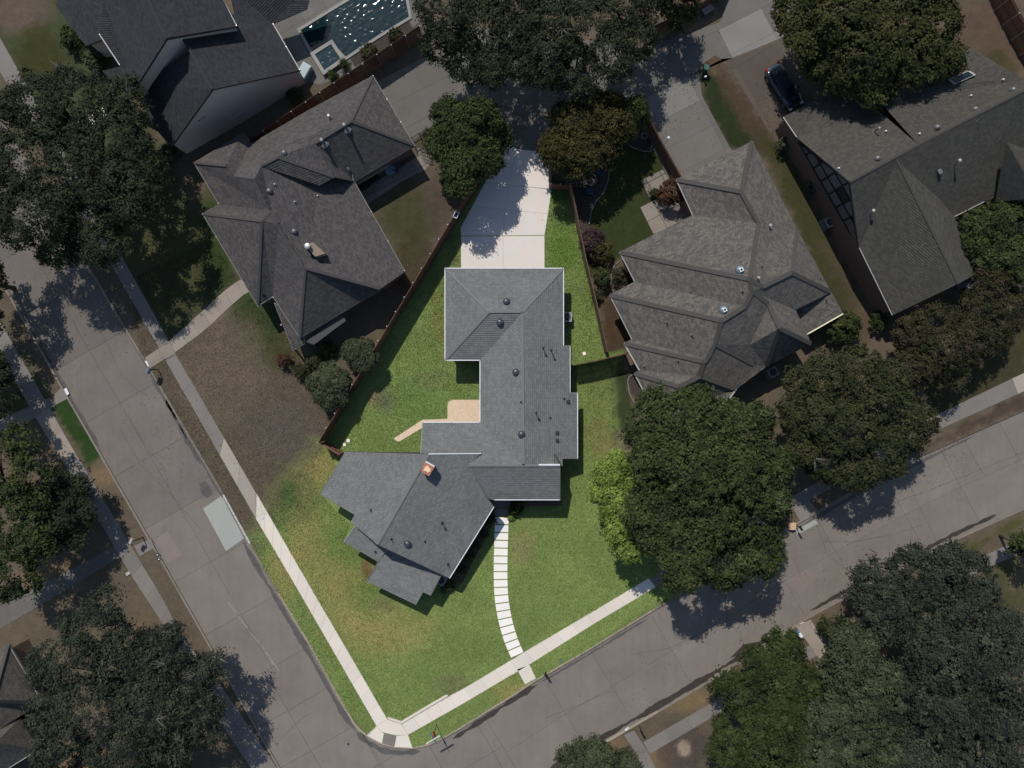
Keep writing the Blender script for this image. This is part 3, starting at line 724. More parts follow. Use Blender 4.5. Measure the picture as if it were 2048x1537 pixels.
# pavements on the far sides
strip('sidewalk_slab', [(-60, 605), (60, 815), (105, 892), (160, 977), (262, 1150), (330, 1255), (370, 1310), (420, 1415), (545, 1600)], [(-30, 590), (85, 790), (135, 880), (190, 970), (289, 1137), (330, 1203), (362, 1272), (452, 1385), (570, 1560)], 22, 1, 0.03, 0.12, sw, lambda x, y: M['dim_walk'] if y < 845 or y > 905 else M['walk_tan'])
slab('sidewalk_slab', pxpoly([(110, 788), (124, 774), (137, 797), (108, 812)]), -0.1, 0.024, M['dim_walk'], sw, 0.006)
slab('sidewalk_slab', pxpoly([(268, 1092), (302, 1077), (310, 1096), (280, 1113)]), -0.1, 0.028, M['dim_walk'], sw, 0.006)
strip('sidewalk_slab', [(1286, 1485), (1440, 1396), (1540, 1335), (1700, 1245), (1850, 1165), (2060, 1070)], [(1300, 1508), (1455, 1417), (1556, 1357), (1712, 1266), (1862, 1185), (2075, 1092)], 18, 1, 0.03, 0.12, sw, lambda x, y: M['dim_walk'])
strip('sidewalk_slab', [(1248, 1470), (1268, 1497), (1290, 1545), (1310, 1600)], [(1268, 1461), (1287, 1487), (1312, 1537), (1335, 1590)], 3, 1, 0.026, 0.12, sw, lambda x, y: M['dim_walk'])
strip('sidewalk_slab', [(1590, 1252), (1630, 1305), (1665, 1365)], [(1621, 1240), (1660, 1295), (1690, 1350)], 5, 1, 0.036, 0.12, sw, lambda x, y: M['walk_tan'])
# front walks of the neighbours
fw = thing('front_walk', None, None, (0, 0, 0)); fw['kind'] = 'structure'
strip('walk_slab', [(293, 728), (347, 708), (416, 647), (450, 613), (480, 592), (510, 575)], [(293 + 8, 738), (352, 714), (430, 640), (470, 600), (492, 582), (515, 586)], 1, 1, 0.03, 0.1, fw, lambda x, y: M['walk_tan']) if False else None
strip('walk_slab', [(290, 716), (338, 683), (400, 627), (445, 585), (472, 565), (500, 550)], [(301, 737), (350, 706), (412, 660), (460, 614), (485, 592), (512, 576)], 9, 1, 0.035, 0.1, fw, lambda x, y: M['walk_tan'])
strip('walk_slab', [(-40, 855), (40, 822), (75, 806), (100, 795)], [(-30, 890), (50, 848), (95, 822), (112, 812)], 4, 1, 0.028, 0.1, fw, lambda x, y: M['dim_walk'])
strip('walk_slab', [(-20, 1225), (60, 1180), (150, 1135), (250, 1080)], [(-10, 1265), (75, 1215), (165, 1160), (262, 1103)], 8, 1, 0.028, 0.1, fw, lambda x, y: M['alley'])
strip('walk_slab', [(85, 285), (130, 262), (165, 238), (205, 215)], [(95, 300), (140, 278), (175, 255), (215, 232)], 4, 1, 0.028, 0.1, fw, lambda x, y: M['lit_walk'])
# stepping paver walk across the front lawn
pc = [(1003.5, 1034), (1003, 1060), (1001.5, 1110), (1001, 1150), (1002, 1185), (1005, 1213), (1010, 1239), (1016.5, 1264), (1025, 1289), (1035, 1311)]
pw = thing('paver_walk', None, None, (0, 0, 0)); pw['kind'] = 'structure'
npv = 18; PP = resample(pc, [i / npv for i in range(npv + 1)])
for i in range(npv):
    a, b = PP[i], PP[i + 1]; d = (b - a).normalized()
    da = (PP[i + 1] - PP[max(i - 1, 0)]).normalized(); db = (PP[min(i + 2, npv)] - PP[i]).normalized()
    na = Vector((-da.y, da.x)) * 13.6; nb = Vector((-db.y, db.x)) * 13.6
    a2 = a + d * 1.2; b2 = b - d * 1.2
    slab('paver', pxpoly([(a2 + na)[:], (b2 + nb)[:], (b2 - nb)[:], (a2 - na)[:]]), -0.05, 0.05, M['paver'], pw, 0)
slab('paver', pxpoly([(990, 1017), (1017, 1017), (1017, 1032), (990, 1032)]), -0.05, 0.05, M['dim_walk'], pw, 0)
slab('porch_slab', pxpoly([(985, 985), (1024, 985), (1020, 1015), (988, 1015)]), -0.05, 0.10, M['dim_walk'], pw, 0)
# patio and path behind the grey house
pt = thing('patio', None, None, (0, 0, 0)); pt['kind'] = 'structure'
slab('patio_slab', pxpoly([(895, 812), (897, 805), (904, 800), (975, 800), (975, 846), (895, 845)]), -0.05, 0.04, M['patio'], pt, 0)
slab('patio_slab', pxpoly([(788, 877), (845, 840), (895, 838), (895, 860), (850, 853), (798, 884), (790, 881)]), -0.05, 0.036, M['patio'], pt, 0)
for nm, q, lb in (('stepping_stone', [(693, 879), (699, 878), (700, 884), (694, 885)], 'pale square stepping stone nearer the roof in the back corner of the lawn'), ('stepping_stone', [(686, 887), (691, 886), (692, 892), (687, 893)], 'pale square stepping stone nearer the wooden gate'), ('stepping_stone', [(1165, 705), (1171, 704), (1172, 710), (1166, 711)], 'lone pale square stone in the side lawn above the cross fence')):
    c = W(*np.mean(q, 0)); t = MB().prism([tuple(v) for v in pxpoly(q)], -0.02, 0.04).make(nm, M['paver']); tag(t, lb, 'stepping stone')
# driveway of the grey house
dr = MB().prism(pxpoly([(921, 545), (921, 457), (1016, 282), (1100, 290), (1103, 372), (1089, 471), (1089, 545)]), -0.1, -0.002).make('driveway', M['road_joint']); tag(dr, kind='structure')
for q in ([(922, 472), (1089, 472), (1089, 545), (1006, 545), (1006, 472)],):
    pass
dq = [([(922, 473), (1006, 473), (1006, 545), (922, 545)]), ([(1006, 473), (1089, 472), (1089, 545), (1006, 545)]),
      ([(921, 457), (945, 412), (1010, 420), (1005, 472), (922, 472)]), ([(1010, 420), (1096, 428), (1089, 471), (1005, 472)]),
      ([(945, 412), (970, 366), (1018, 370), (1010, 420)]), ([(1018, 370), (1103, 380), (1096, 428), (1010, 420)]),
      ([(970, 366), (1014, 287), (1034, 299), (1018, 370)]), ([(1034, 299), (1103, 306), (1103, 379), (1018, 370)])]
for q in dq: slab('driveway_slab', pxpoly(q), -0.08, 0.03, M['drive'], dr, 0.009)
# alley
al_px = [(690, 200), (760, 110), (845, 40), (1000, 60), (1290, 95), (1440, 45), (1458, -10), (1475, -60), (1680, -60), (1600, 60), (1536, 88), (1451, 122), (1430, 112), (1396, 134), (1404, 192), (1468, 310), (1360, 372), (1338, 360), (1296, 270), (1285, 235), (1103, 306), (1034, 299), (1016, 282), (1008, 240), (960, 195), (850, 262), (826, 285)]
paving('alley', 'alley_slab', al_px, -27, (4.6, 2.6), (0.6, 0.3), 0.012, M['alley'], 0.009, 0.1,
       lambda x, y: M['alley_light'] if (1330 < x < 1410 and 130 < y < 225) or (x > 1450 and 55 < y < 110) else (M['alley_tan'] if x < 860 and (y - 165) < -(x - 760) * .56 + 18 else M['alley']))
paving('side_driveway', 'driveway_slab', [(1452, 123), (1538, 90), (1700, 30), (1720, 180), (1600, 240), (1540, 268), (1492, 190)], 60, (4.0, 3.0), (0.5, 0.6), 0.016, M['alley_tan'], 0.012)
# back yard paving of the right hand neighbour
paving('stone_terrace', 'terrace_slab', [(1280, 415), (1318, 396), (1358, 380), (1400, 420), (1330, 470), (1306, 468)], 62, (2.6, 1.5), (0.2, 0.5), 0.03, M['stone_patio'], 0.02)
paving('stone_terrace', 'terrace_slab', [(1281, 361), (1326, 339), (1345, 370), (1305, 392), (1300, 400)], 62, (1.6, 1.5), (0.35, 0.9), 0.034, M['stone_patio'], 0.03)
bed = sheet('gravel_bed', [(1142, 340), (1215, 330), (1218, 352), (1208, 385), (1188, 408), (1180, 440), (1190, 480), (1210, 520), (1180, 520), (1165, 460), (1148, 385)], 0.004, M['rockbed'], None); tag(bed, kind='stuff', label='brown gravel bed beside the side fence under the yellowing tree', cat='gravel')
bed = sheet('gravel_bed', [(1252, 290), (1285, 258), (1312, 296), (1308, 302), (1298, 304), (1275, 297)], 0.004, M['rockbed'], None); tag(bed, kind='stuff', label='small dark gravel bed round the stone ring by the fence corner', cat='gravel')
bed = sheet('mulch_bed', [(1256, 755), (1268, 748), (1300, 810), (1290, 830), (1262, 780)], 0.006, M['rockbed'], None); tag(bed, kind='stuff', label='narrow mulch bed at the corner of the grey multi hipped roof', cat='mulch')
bed = sheet('mulch_bed', [(1020, 995), (1122, 995), (1124, 1012), (1020, 1014)], 0.006, M['mulch'], None); tag(bed, kind='stuff', label='dark mulch bed along the front of the grey house by the porch', cat='mulch')
bed = sheet('mulch_bed', [(985, 1012), (1000, 1020), (925, 1165), (905, 1185), (880, 1170)], 0.006, M['mulch'], None); tag(bed, kind='stuff', label='dark mulch bed under the angled eave of the grey house', cat='mulch')
def edging(label, pts, wd=0.1):
    mb = MB()
    P = [W(x, y) for x, y in pts]
    for a, b in zip(P[:-1], P[1:]): mb.bar(a + Vector((0, 0, .04)), b + Vector((0, 0, .04)), wd, .12)
    tag(mb.make('bed_edging', M['dim_walk']), label, 'edging')
edging('curved pale edging round the gravel bed beside the side fence', [(1218, 340), (1217, 358), (1208, 385), (1190, 406), (1182, 425), (1178, 450)])
edging('curved pale edging below the stone ring by the fence corner', [(1250, 288), (1265, 296), (1285, 303), (1300, 304), (1310, 298)])
edging('curved stone edging of the mulch bed at the corner of the multi hipped roof', [(1270, 747), (1258, 754), (1255, 765), (1258, 785), (1268, 805)])
edging('curved edging round the shrub bed at the notch of the multi hipped roof', [(1240, 522), (1228, 532), (1222, 552), (1222, 575), (1228, 592)])

# ------------------------------------------------------------------ roofs
def solve(V, faces):
    """V: name -> [px, py, z or None]; unknown heights follow from the plane of a face with 3 known corners"""
    P = {k: (W(*v) if v[2] is not None else None) for k, v in V.items()}
    for _ in range(6):
        for f in faces:
            kn = [k for k in f if P[k] is not None]; un = [k for k in f if P[k] is None]
            if len(kn) >= 3 and un:
                a, b, c = [P[k] for k in kn[:3]]; n = (b - a).cross(c - a).normalized()
                for k in un:
                    px, py, _z = V[k]; d = Vector(((px - 1024) / F, -(py - 768.5) / F, -1.0)); o = Vector((0, 0, H))
                    P[k] = o + d * ((a - o).dot(n) / d.dot(n))
    for k, v in P.items():
        if v is None: raise ValueError('unsolved ' + k)
    return P
ROW = 0.2; TH = 0.04
def roof_mesh(faces3, name, mat, parent):
    """shingle courses as stepped boards, laid across each roof plane"""
    vs = []; fs = []; uvs = []
    todo = []
    for f in faces3:
        f = [Vector(p) for p in f]
        n = Vector((0, 0, 0))
        for i in range(len(f)): n += f[i].cross(f[(i + 1) % len(f)])
        n.normalize()
        if n.z < 0: f = f[::-1]; n = -n
        c = sum(f, Vector()) / len(f)
        dev = max(abs((p - c).dot(n)) for p in f)
        if dev > 0.04 and len(f) > 3:
            from mathutils.geometry import tessellate_polygon
            for t in tessellate_polygon([f]):
                q = [f[i] for i in t]; m_ = (q[1] - q[0]).cross(q[2] - q[0])
                if m_.length > 1e-6: todo.append((q if m_.z > 0 else q[::-1], n))
        else: todo.append((f, n))
    for f, _n in todo:
        n = Vector((0, 0, 0))
        for i in range(len(f)): n += f[i].cross(f[(i + 1) % len(f)])
        if n.length < 1e-6: continue
        n.normalize()
        g = Vector((0, 0, 1)) - n * n.z
        g = Vector((0, 1, 0)) if g.length < 0.02 else g.normalized()
        u = g.cross(n).normalized(); o = Vector((0, 0, 0))
        P = [(p.dot(u), p.dot(g)) for p in f]; w0 = f[0].dot(n)
        if area(P) < 0: P = P[::-1]
        v0 = min(p[1] for p in P); v1 = max(p[1] for p in P)
        k = 0
        while v0 + k * ROW < v1 - 1e-4:
            lo = v0 + k * ROW; hi = lo + ROW
            q = clip(clip(P, (0, -1), -lo), (0, 1), hi); k += 1
            if len(q) < 3 or abs(area(q)) < 1e-4: continue
            b = len(vs)
            for a_, b_ in q:
                vs.append(u * a_ + g * b_ + n * (w0 + TH * (1 - (b_ - lo) / ROW))); uvs_p = (a_, b_ - v0)
            fs.append(tuple(range(b, b + len(q)))); uvs += [(a_, b_ - v0) for a_, b_ in q]
            xs = [a_ for a_, b_ in q if abs(b_ - lo) < 1e-4]
            if len(xs) >= 2:
                x0, x1 = min(xs), max(xs); b = len(vs)
                for a_, h in ((x0, -0.004), (x1, -0.004), (x1, TH), (x0, TH)): vs.append(u * a_ + g * lo + n * (w0 + h))
                fs.append((b, b + 1, b + 2, b + 3)); uvs += [(x0, lo - v0 + .01)] * 4
    return obj(name, vs, fs, mat, parent, False, uvs)
def fascia(outline, parent, mat, h=0.2):
    mb = MB(); n = len(outline)
    c = sum(outline, Vector()) / n
    for i in range(n):
        a, b = outline[i], outline[(i + 1) % n]
        if (b - a).length < 0.05 or abs(b.z - a.z) > 1.6 * math.hypot(b.x - a.x, b.y - a.y): continue
        mb.bar(a - Vector((0, 0, h / 2 + .0)), b - Vector((0, 0, h / 2 + .0)), 0.04, h)
    return mb.make('fascia', mat, parent)
def walls(outline, parent, mat, over=0.4, drop=0.22, name='wall', soffit=True):
    q = inset([(p.x, p.y) for p in outline], over); n = len(q); mb = MB()
    for i in range(n):
        j = (i + 1) % n
        if (q[i] - q[j]).length < 0.02: continue
        mb.add([(q[i].x, q[i].y, -.05), (q[j].x, q[j].y, -.05), (q[j].x, q[j].y, outline[j].z - drop), (q[i].x, q[i].y, outline[i].z - drop)], [(0, 1, 2, 3)])
    o = mb.make(name, mat, parent)
    if soffit:
        sb = MB()
        for i in range(n):
            j = (i + 1) % n; a, b = outline[i], outline[j]
            sb.add([(a.x, a.y, a.z - drop + .02), (b.x, b.y, b.z - drop + .02), (q[j].x, q[j].y, outline[j].z - drop + .02), (q[i].x, q[i].y, outline[i].z - drop + .02)], [(0, 1, 2, 3)])
        sb.make('soffit', M['greytrim'], parent)
    return o
def caps(lines, parent, mat, w=0.3, h=0.05):
    for l in lines:
        for a, b in zip(l[:-1], l[1:]): MB().bar(Vector(a) + Vector((0, 0, .03)), Vector(b) + Vector((0, 0, .03)), w, h).make('ridge_cap', mat, parent)
def gutter(segs, parent, mat, w=0.11):
    for a, b in segs:
        a = Vector(a); b = Vector(b); mb = MB()
        mb.bar(a + Vector((0, 0, .0)), b + Vector((0, 0, .0)), w, 0.12)
        mb.make('gutter', mat, parent)
        L = (b - a).length; k = max(1, int(L / 2.4))
        for i in range(k + 1):
            p = a.lerp(b, (i + .02) / (k + .04)); MB().box((p.x, p.y, p.z + .065), (.06, .06, .02)).make('gutter_bracket', M['galv'], parent)
def house(name, label, cat, anchor, V, faces, outlines, mroof, mwall, mfas, capl, mcap, group=None, over=0.4, capw=0.3):
    t = thing(name, label, cat, W(anchor[0], anchor[1], 0), group)
    P = solve(V, faces)
    roof_mesh([[P[k] for k in f] for f in faces], 'roof', mroof, t)
    for ol in outlines:
        o3 = [P[k] for k in ol]
        if area([(p.x, p.y) for p in o3]) < 0: o3 = o3[::-1]
        fascia(o3, t, mfas); walls(o3, t, mwall, over)
    if capl: caps([[P[k] for k in l] for l in capl], t, mcap, capw)
    return t, P
# --- the grey-roofed L-shaped house on the green corner lot
V = dict(A1=[890, 537, 2.8], A2=[1127, 537, 2.8], A4=[890, 721, 2.8], A5=[960, 721, 2.8], A6=[1128, 692, 2.8],
         R1=[978, 624, 4.4], R2=[1045, 624, 4.4], B3=[960, 845, 2.8], J=[1047, 931, 4.4], E1=[1127, 692, 2.8], E2=[1140, 692, None], E3=[1140, 786, None], E4=[1155, 786, None], E5=[1155, 918, None], E6=[1125, 918, None], E7=[1125, 933, None],
         C1=[845, 845, 2.8], C2=[841, 908, None], C0=[936, 931, 4.4], X1=[960, 908, None], X3=[974, 998, None], CE=[1120, 931, 4.4], CS=[1120, 1000, 2.85], CW=[988, 1000, 2.85])
f1 = [('A1', 'A2', 'R2', 'R1'), ('A1', 'R1', 'A4'), ('A4', 'R1', 'R2', 'A5'), ('A2', 'E1', 'J', 'R2'), ('R2', 'J', 'B3', 'A5')]
Vm = {k: v for k, v in V.items()}
fm = [('A1', 'A2', 'R2', 'R1'), ('A1', 'R1', 'A4'), ('A4', 'R1', 'R2', 'A5'), ('A5', 'R2', 'J', 'B3'), ('R2', 'A2', 'E1', 'E2', 'E3', 'E4', 'E5', 'E6', 'E7', 'J'),
      ('C1', 'B3', 'J', 'C0', 'X1', 'C2'), ('C0', 'CE', 'CS', 'CW', 'X3')]
mh_, P = house('grey_roof_house', 'low L shaped house with blue grey shingle roof and brick chimney on the green lot', 'house', (1024, 800), Vm, fm,
    [('A1', 'A2', 'E1', 'E2', 'E3', 'E4', 'E5', 'E6', 'E7', 'CE', 'CS', 'CW', 'X3', 'C0', 'X1', 'C2', 'C1', 'B3', 'A5', 'A4')], M['sh_lot'], M['stucco_grey'], M['offwhite'],
    [('A1', 'R1', 'R2', 'A2'), ('R1', 'A4'), ('R2', 'J'), ('C0', 'J', 'CE')], M['capM'], over=0.45, capw=0.22)
# upstand wall where the front wing ridge stands above the east slope
jj_ = P['J']; ce = P['CE']; e7 = P['E7']
MB().add([jj_ + Vector((1.1, 0.02, 0)), ce + Vector((0, 0.02, 0)), Vector((ce.x, ce.y + .02, e7.z)), Vector((jj_.x + 1.1, ce.y + .02, P['J'].z - .25))], [(0, 1, 2, 3)]).make('upstand', M['white'], mh_)
MB().bar(jj_ + Vector((1.35, 0.05, -.0)), ce + Vector((0, 0.05, 0.0)), 0.12, 0.12).make('flashing', M['white'], mh_)
# the turned wing
V2 = dict(D0=[691, 904, 3.0], D1=[857, 909, 5.4], D2=[754, 1089, 5.4], D3=[641, 989, 3.0], N1=[702, 1044, None], N2=[709, 1030, None], N3=[698, 1025, None],
          D4=[899, 1157, 2.9], D5=[988, 1014, 2.9], D6=[988, 1000, None], X3=[974, 997, None], X2=[936, 930, None], X1=[962, 908, None])
f2 = [('D0', 'D1', 'D2', 'N1', 'N2', 'D3'), ('D2', 'D4', 'D5', 'X3', 'X2', 'X1', 'D1')]
V2['N1'][2] = None
del V2['N3']; del V2['D6']
P2 = solve(V2, f2)
wg = mh_
roof_mesh([[P2[k] for k in f] for f in f2], 'roof', M['sh_lot'], wg)
o3 = [P2[k] for k in ('D0', 'D1', 'X1', 'X2', 'X3', 'D5', 'D4', 'D2', 'N1', 'N2', 'D3')]
if area([(p.x, p.y) for p in o3]) < 0: o3 = o3[::-1]
fascia(o3, wg, M['darktrim'], 0.22); walls(o3, wg, M['stucco_grey'], 0.3)
caps([[P2['D1'], P2['D2']]], wg, M['capM'], 0.24)
MB().bar(P2['D1'] + Vector((0, .03, 0)), P2['X1'] + Vector((0, .03, .03)), .08, .1).make('flashing', M['white'], wg)
# lean-to roofs on the south-west side
V3 = dict(a=[727, 1028, 3.35], b=[688, 1083, 2.55], c=[756, 1123, 2.55], d=[800, 1066, None], e=[706, 1056, None])
P3 = solve(V3, [('a', 'b', 'c', 'd')] + [('a', 'b', 'c', 'e')])
q = [P3[k] for k in ('a', 'b', 'c', 'd')]
roof_mesh([q], 'lean_to_roof', M['sh_lot'], wg); 
if area([(p.x, p.y) for p in q]) < 0: q = q[::-1]
fascia(q, wg, M['white'], 0.12); walls(q, wg, M['stucco_grey'], 0.25)
V4 = dict(a=[778, 1086, 2.72], b=[734, 1163, 2.35], c=[832, 1210, 2.35], d=[846, 1185, None], e=[861, 1191, None], f=[888, 1140, None])
P4 = solve(V4, [('a', 'b', 'c', 'd', 'e', 'f')])
q = [P4[k] for k in ('a', 'b', 'c', 'd', 'e', 'f')]
roof_mesh([q], 'lean_to_roof', M['sh_lot'], wg)
if area([(p.x, p.y) for p in q]) < 0: q = q[::-1]
fascia(q, wg, M['greytrim'], 0.14); walls(q, wg, M['stucco_grey'], 0.25)
g = lambda a, b: (P[a] if isinstance(a, str) else a, P[b] if isinstance(b, str) else b)
up = Vector((0, 0, -.02))
gutter([(P['A1'], P['A2']), (P['A1'], P['A4']), (P['A4'], P['A5']), (P['A5'], P['B3']), (P['C1'], P['B3']), (P['A2'], P['E1']), (P['E2'], P['E3']), (P['E4'], P['E5']), (P['CW'], P['CS']), (P2['D5'], P2['D4'])], mh_, M['white'], 0.075)
gutter([(P2['D0'], P2['D3']), (P4['f'], P4['e']), (P4['a'], P4['b']), (P3['b'], P3['c'])], mh_, M['ventgrey'], 0.08)
# chimney
ch = [W(850, 925, 6.3), W(868, 935, 6.3), W(858, 952, 6.3), W(842.5, 943, 6.3)]
cp = [(v.x, v.y) for v in ch]
MB().prism(cp, 3.9, 6.28).make('chimney', M['stucco_grey'], mh_)
chm = [o for o in mh_.children if o.name.startswith('chimney')][0]
cc = sum((Vector(p) for p in cp), Vector((0, 0))) / 4
MB().prism([tuple(cc + (Vector(p) - cc) * 1.06) for p in cp], 6.2, 6.34).make('brick_crown', M['brick_red'], chm)
MB().prism([(cc.x + r_ * math.cos(a), cc.y + r_ * math.sin(a)) for a, r_ in zip(np.linspace(0, 2 * math.pi, 10)[:-1], (.3, .22, .34, .28, .25, .36, .2, .3, .33))], 6.34, 6.40).make('mortar_cap', M['mortar'], chm)
for i in range(4):
    a, b = Vector(cp[i]), Vector(cp[(i + 1) % 4])
    mp = (a + b) / 2
    if mp.x > cc.x and mp.y > cc.y:
        MB().bar((a.x + .03, a.y + .05, 6.1), (b.x + .03, b.y + .05, 6.1), .1, .35).make('flashing', M['white'], chm)
# roof fittings, every one a part of its house
def top_z(P_, tri, x, y):
    a, b, c = tri; n = (b - a).cross(c - a); return a.z - (n.x * (x - a.x) + n.y * (y - a.y)) / n.z
def on_roof(parent, px, py):
    """point on that house's roof along the view of pixel (px,py): real height by ray cast on its meshes"""
    bpy.context.view_layer.update()
    best = None
    o0 = Vector((0, 0, H)); d = (W(px, py, 0) - o0).normalized()
    for c in parent.children:
        if c.type == 'MESH' and 'roof' in c.name:
            off = wloc(c); ok, loc, nrm, idx = c.ray_cast(o0 - off, d)
            if ok and (best is None or loc.z + off.z > best.z): best = loc + off
    return best if best is not None else W(px, py, 3.5)
def dome_vent(parent, px, py, r=0.3, h=0.22, mat='vent', cap=False):
    p = on_roof(parent, px, py)
    o = MB().dome((p.x, p.y, p.z + 0.06), r, h, 20, 5, 0.2).make('roof_vent', M[mat], parent, True)
    if cap:
        MB().box((p.x, p.y, p.z + h + .12), (.34, .34, .1), R(30)).make('vent_cap', M['white'], o)
        MB().box((p.x, p.y, p.z + h + .175), (.18, .18, .02), R(30)).make('vent_throat', M['acdark'], o)
    return o
def pipe_vent(parent, px, py, h=0.5, r=0.05, mat='pipe', cap=0.0, capmat=None):
    p = on_roof(parent, px, py)
    mb = MB().tube([p - Vector((0, 0, .1)), p + Vector((0, 0, h))], [r, r], 8)
    mb.add(*_cone(p, r * 3.2, r, .1))
    o = mb.make('vent_pipe', M[mat], parent, False)
    if cap:
        MB().tube([p + Vector((0, 0, h)), p + Vector((0, 0, h + .1)), p + Vector((0, 0, h + .14))], [cap, cap, cap * .5], 12).make('pipe_cap', M[capmat or mat], o)
    return o
def _cone(p, r0, r1, h, seg=8):
    vs = [p + Vector((r0 * math.cos(2 * math.pi * k / seg), r0 * math.sin(2 * math.pi * k / seg), -.05)) for k in range(seg)] + [p + Vector((r1 * math.cos(2 * math.pi * k / seg), r1 * math.sin(2 * math.pi * k / seg), h)) for k in range(seg)]
    return vs, [(k, (k + 1) % seg, seg + (k + 1) % seg, seg + k) for k in range(seg)]
def box_vent(parent, px, py, s=(.28, .3, .2), mat='pipe', rz=0.0):
    p = on_roof(parent, px, py); mb = MB().box((p.x, p.y, p.z + s[2] / 2 - .03), s, rz); return mb.make('box_vent', M[mat], parent)
for x, y in ((1013, 604), (1000, 645), (1032, 745), (1043, 869), (815, 1088)): dome_vent(mh_, x, y, .33, .24)
for x, y, h, c in ((1086, 697, .75, .11), (1102, 701, .95, .1), (1043, 805, .3, 0), (1072, 826, .7, .12), (1100, 836, .15, 0), (1128, 798, .15, 0), (742, 1021, .35, 0), (885, 1046, .6, .11), (783, 1079, .4, 0), (850, 1084, .2, 0), (896, 1129, .25, .06), (751, 1104, .1, .06)):
    pipe_vent(mh_, x, y, h, .045, 'pipe', c, 'pipe')
for x, y in ((1136, 803), (1114, 866), (1114, 881)): box_vent(mh_, x, y, (.3, .3, .16))
sheet_w = MB()
# windows of the grey house, in the walls that can be looked at from the side
def window(parent, px, py, dirv, wd=1.2, ht=1.2, z=1.5, fr='white', cols=2):
    c = W(px, py, 0); d = Vector((dirv[0], dirv[1], 0)).normalized(); n = Vector((-d.y, d.x, 0))
    mb = MB(); a = c + d * (-wd / 2); b = c + d * (wd / 2)
    for s in (0, 1):
        mb.bar(a + Vector((0, 0, z - ht / 2 + s * ht)), b + Vector((0, 0, z - ht / 2 + s * ht)), .07, .07)
    for k in range(cols + 1):
        q = a.lerp(b, k / cols); mb.bar(q + Vector((0, 0, z - ht / 2)), q + Vector((0, 0, z + ht / 2)), .05, .05)
    o = mb.make('window', M[fr], parent)
    p = MB(); p.add([a + Vector((0, 0, z - ht / 2)), b + Vector((0, 0, z - ht / 2)), b + Vector((0, 0, z + ht / 2)), a + Vector((0, 0, z + ht / 2))], [(0, 1, 2, 3)])
    p.make('pane', M['glass'], o); return o
# --- right neighbour: stepped multi-hip roof
V = dict(p1=[1352, 360, 3.0], p2=[1504, 283, 3.0], p4=[1385, 431, 3.0], p5=[1239, 505, 3.0], p6=[1269, 564, 3.0], p7=[1219, 591, 3.0], p8=[1263.5, 679, 3.0], p9=[1248, 687.5, 3.0], p10=[1278.5, 741, 3.0],
         p11=[1269, 747.5, 3.0], p12=[1312, 832, 3.0], C1=[1499, 559, 7.6], V1=[1490, 613, None], D1=[1443, 642, None], V2=[1414, 719, None], E1=[1407, 724, None], V3=[1388, 752, None], F1=[1358, 774, None],
         Y3=[1594, 460, 3.0], A=[1482, 384, None], B1=[1517, 447, None], K1=[1525, 574, None], VV=[1537, 488, None], K2=[1583, 546, 6.2], q3=[1661, 584, 3.0],
         Q4=[1644, 594, 3.3], Q5=[1590, 620, 4.2], G0=[1504, 583, 7.3], G1=[1537, 609, None], G2=[1559, 657, 6.7], G4=[1622, 688, 3.6], G5=[1609, 657, 3.9], Z2=[1533, 733, 3.3], Z1=[1500, 690, 5.0],
         H1=[1429, 688, None], H2=[1508, 730, 3.6], S3=[1400, 753, None], Z4=[1472, 779, 3.0], T1=[1459, 797, 3.0], T2=[1380, 838, 3.0],
         w1=[1685, 628, 2.6], w2=[1614, 669, 2.6])
V['K1'][2] = None
fR = [('p6', 'p5', 'C1', 'V1'), ('p6', 'p7', 'V1', 'D1'), ('p7', 'p8', 'D1', 'V2'), ('p9', 'p8', 'V2', 'E1'), ('p9', 'p10', 'E1', 'V3'), ('p11', 'p10', 'V3', 'F1'),
      ('p2', 'Y3', 'C1', 'A', 'B1', 'K1', 'VV'), ('D1', 'V1', 'Z1', 'G1', 'H1'), ('H1', 'H2', 'Z4', 'S3')]
PR = solve(V, fR + [])
for k in PR: V[k][2] = PR[k].z
print('R heights', {k: round(PR[k].z, 2) for k in ('V1', 'D1', 'V2', 'E1', 'V3', 'F1', 'A', 'B1', 'K1', 'VV')})
facesR = [('p1', 'p2', 'A'), ('p1', 'A', 'B1', 'p4'), ('p4', 'B1', 'C1', 'p5'), ('p5', 'C1', 'V1', 'p6'), ('p6', 'V1', 'D1', 'p7'), ('p7', 'D1', 'V2', 'p8'), ('p8', 'V2', 'E1', 'p9'), ('p9', 'E1', 'V3', 'p10'), ('p10', 'V3', 'F1', 'p11'),
          ('p2', 'Y3', 'VV', 'K1', 'C1', 'B1', 'A'), ('Y3', 'K2', 'K1', 'VV'), ('Y3', 'q3', 'K2'), ('G0', 'K1', 'K2', 'q3', 'Q4', 'Q5'), ('C1', 'K1', 'G0'),
          ('V1', 'G1', 'Z1', 'H1', 'D1'), ('V1', 'C1', 'G0', 'G1'), ('G0', 'Q5', 'G5', 'G4', 'G2', 'G1'), ('G1', 'G2', 'Z2', 'Z1'), ('G2', 'G4', 'Z2'),
          ('D1', 'H1', 'V2'), ('H1', 'Z1', 'H2'), ('H1', 'H2', 'Z4', 'S3'), ('V2', 'H1', 'S3', 'E1'), ('Z1', 'Z2', 'H2'), ('E1', 'S3', 'V3'), ('H2', 'Z2', 'Z4'), ('V3', 'S3', 'F1'), ('S3', 'Z4', 'T1', 'T2', 'p12', 'F1'), ('F1', 'p12', 'p11')]
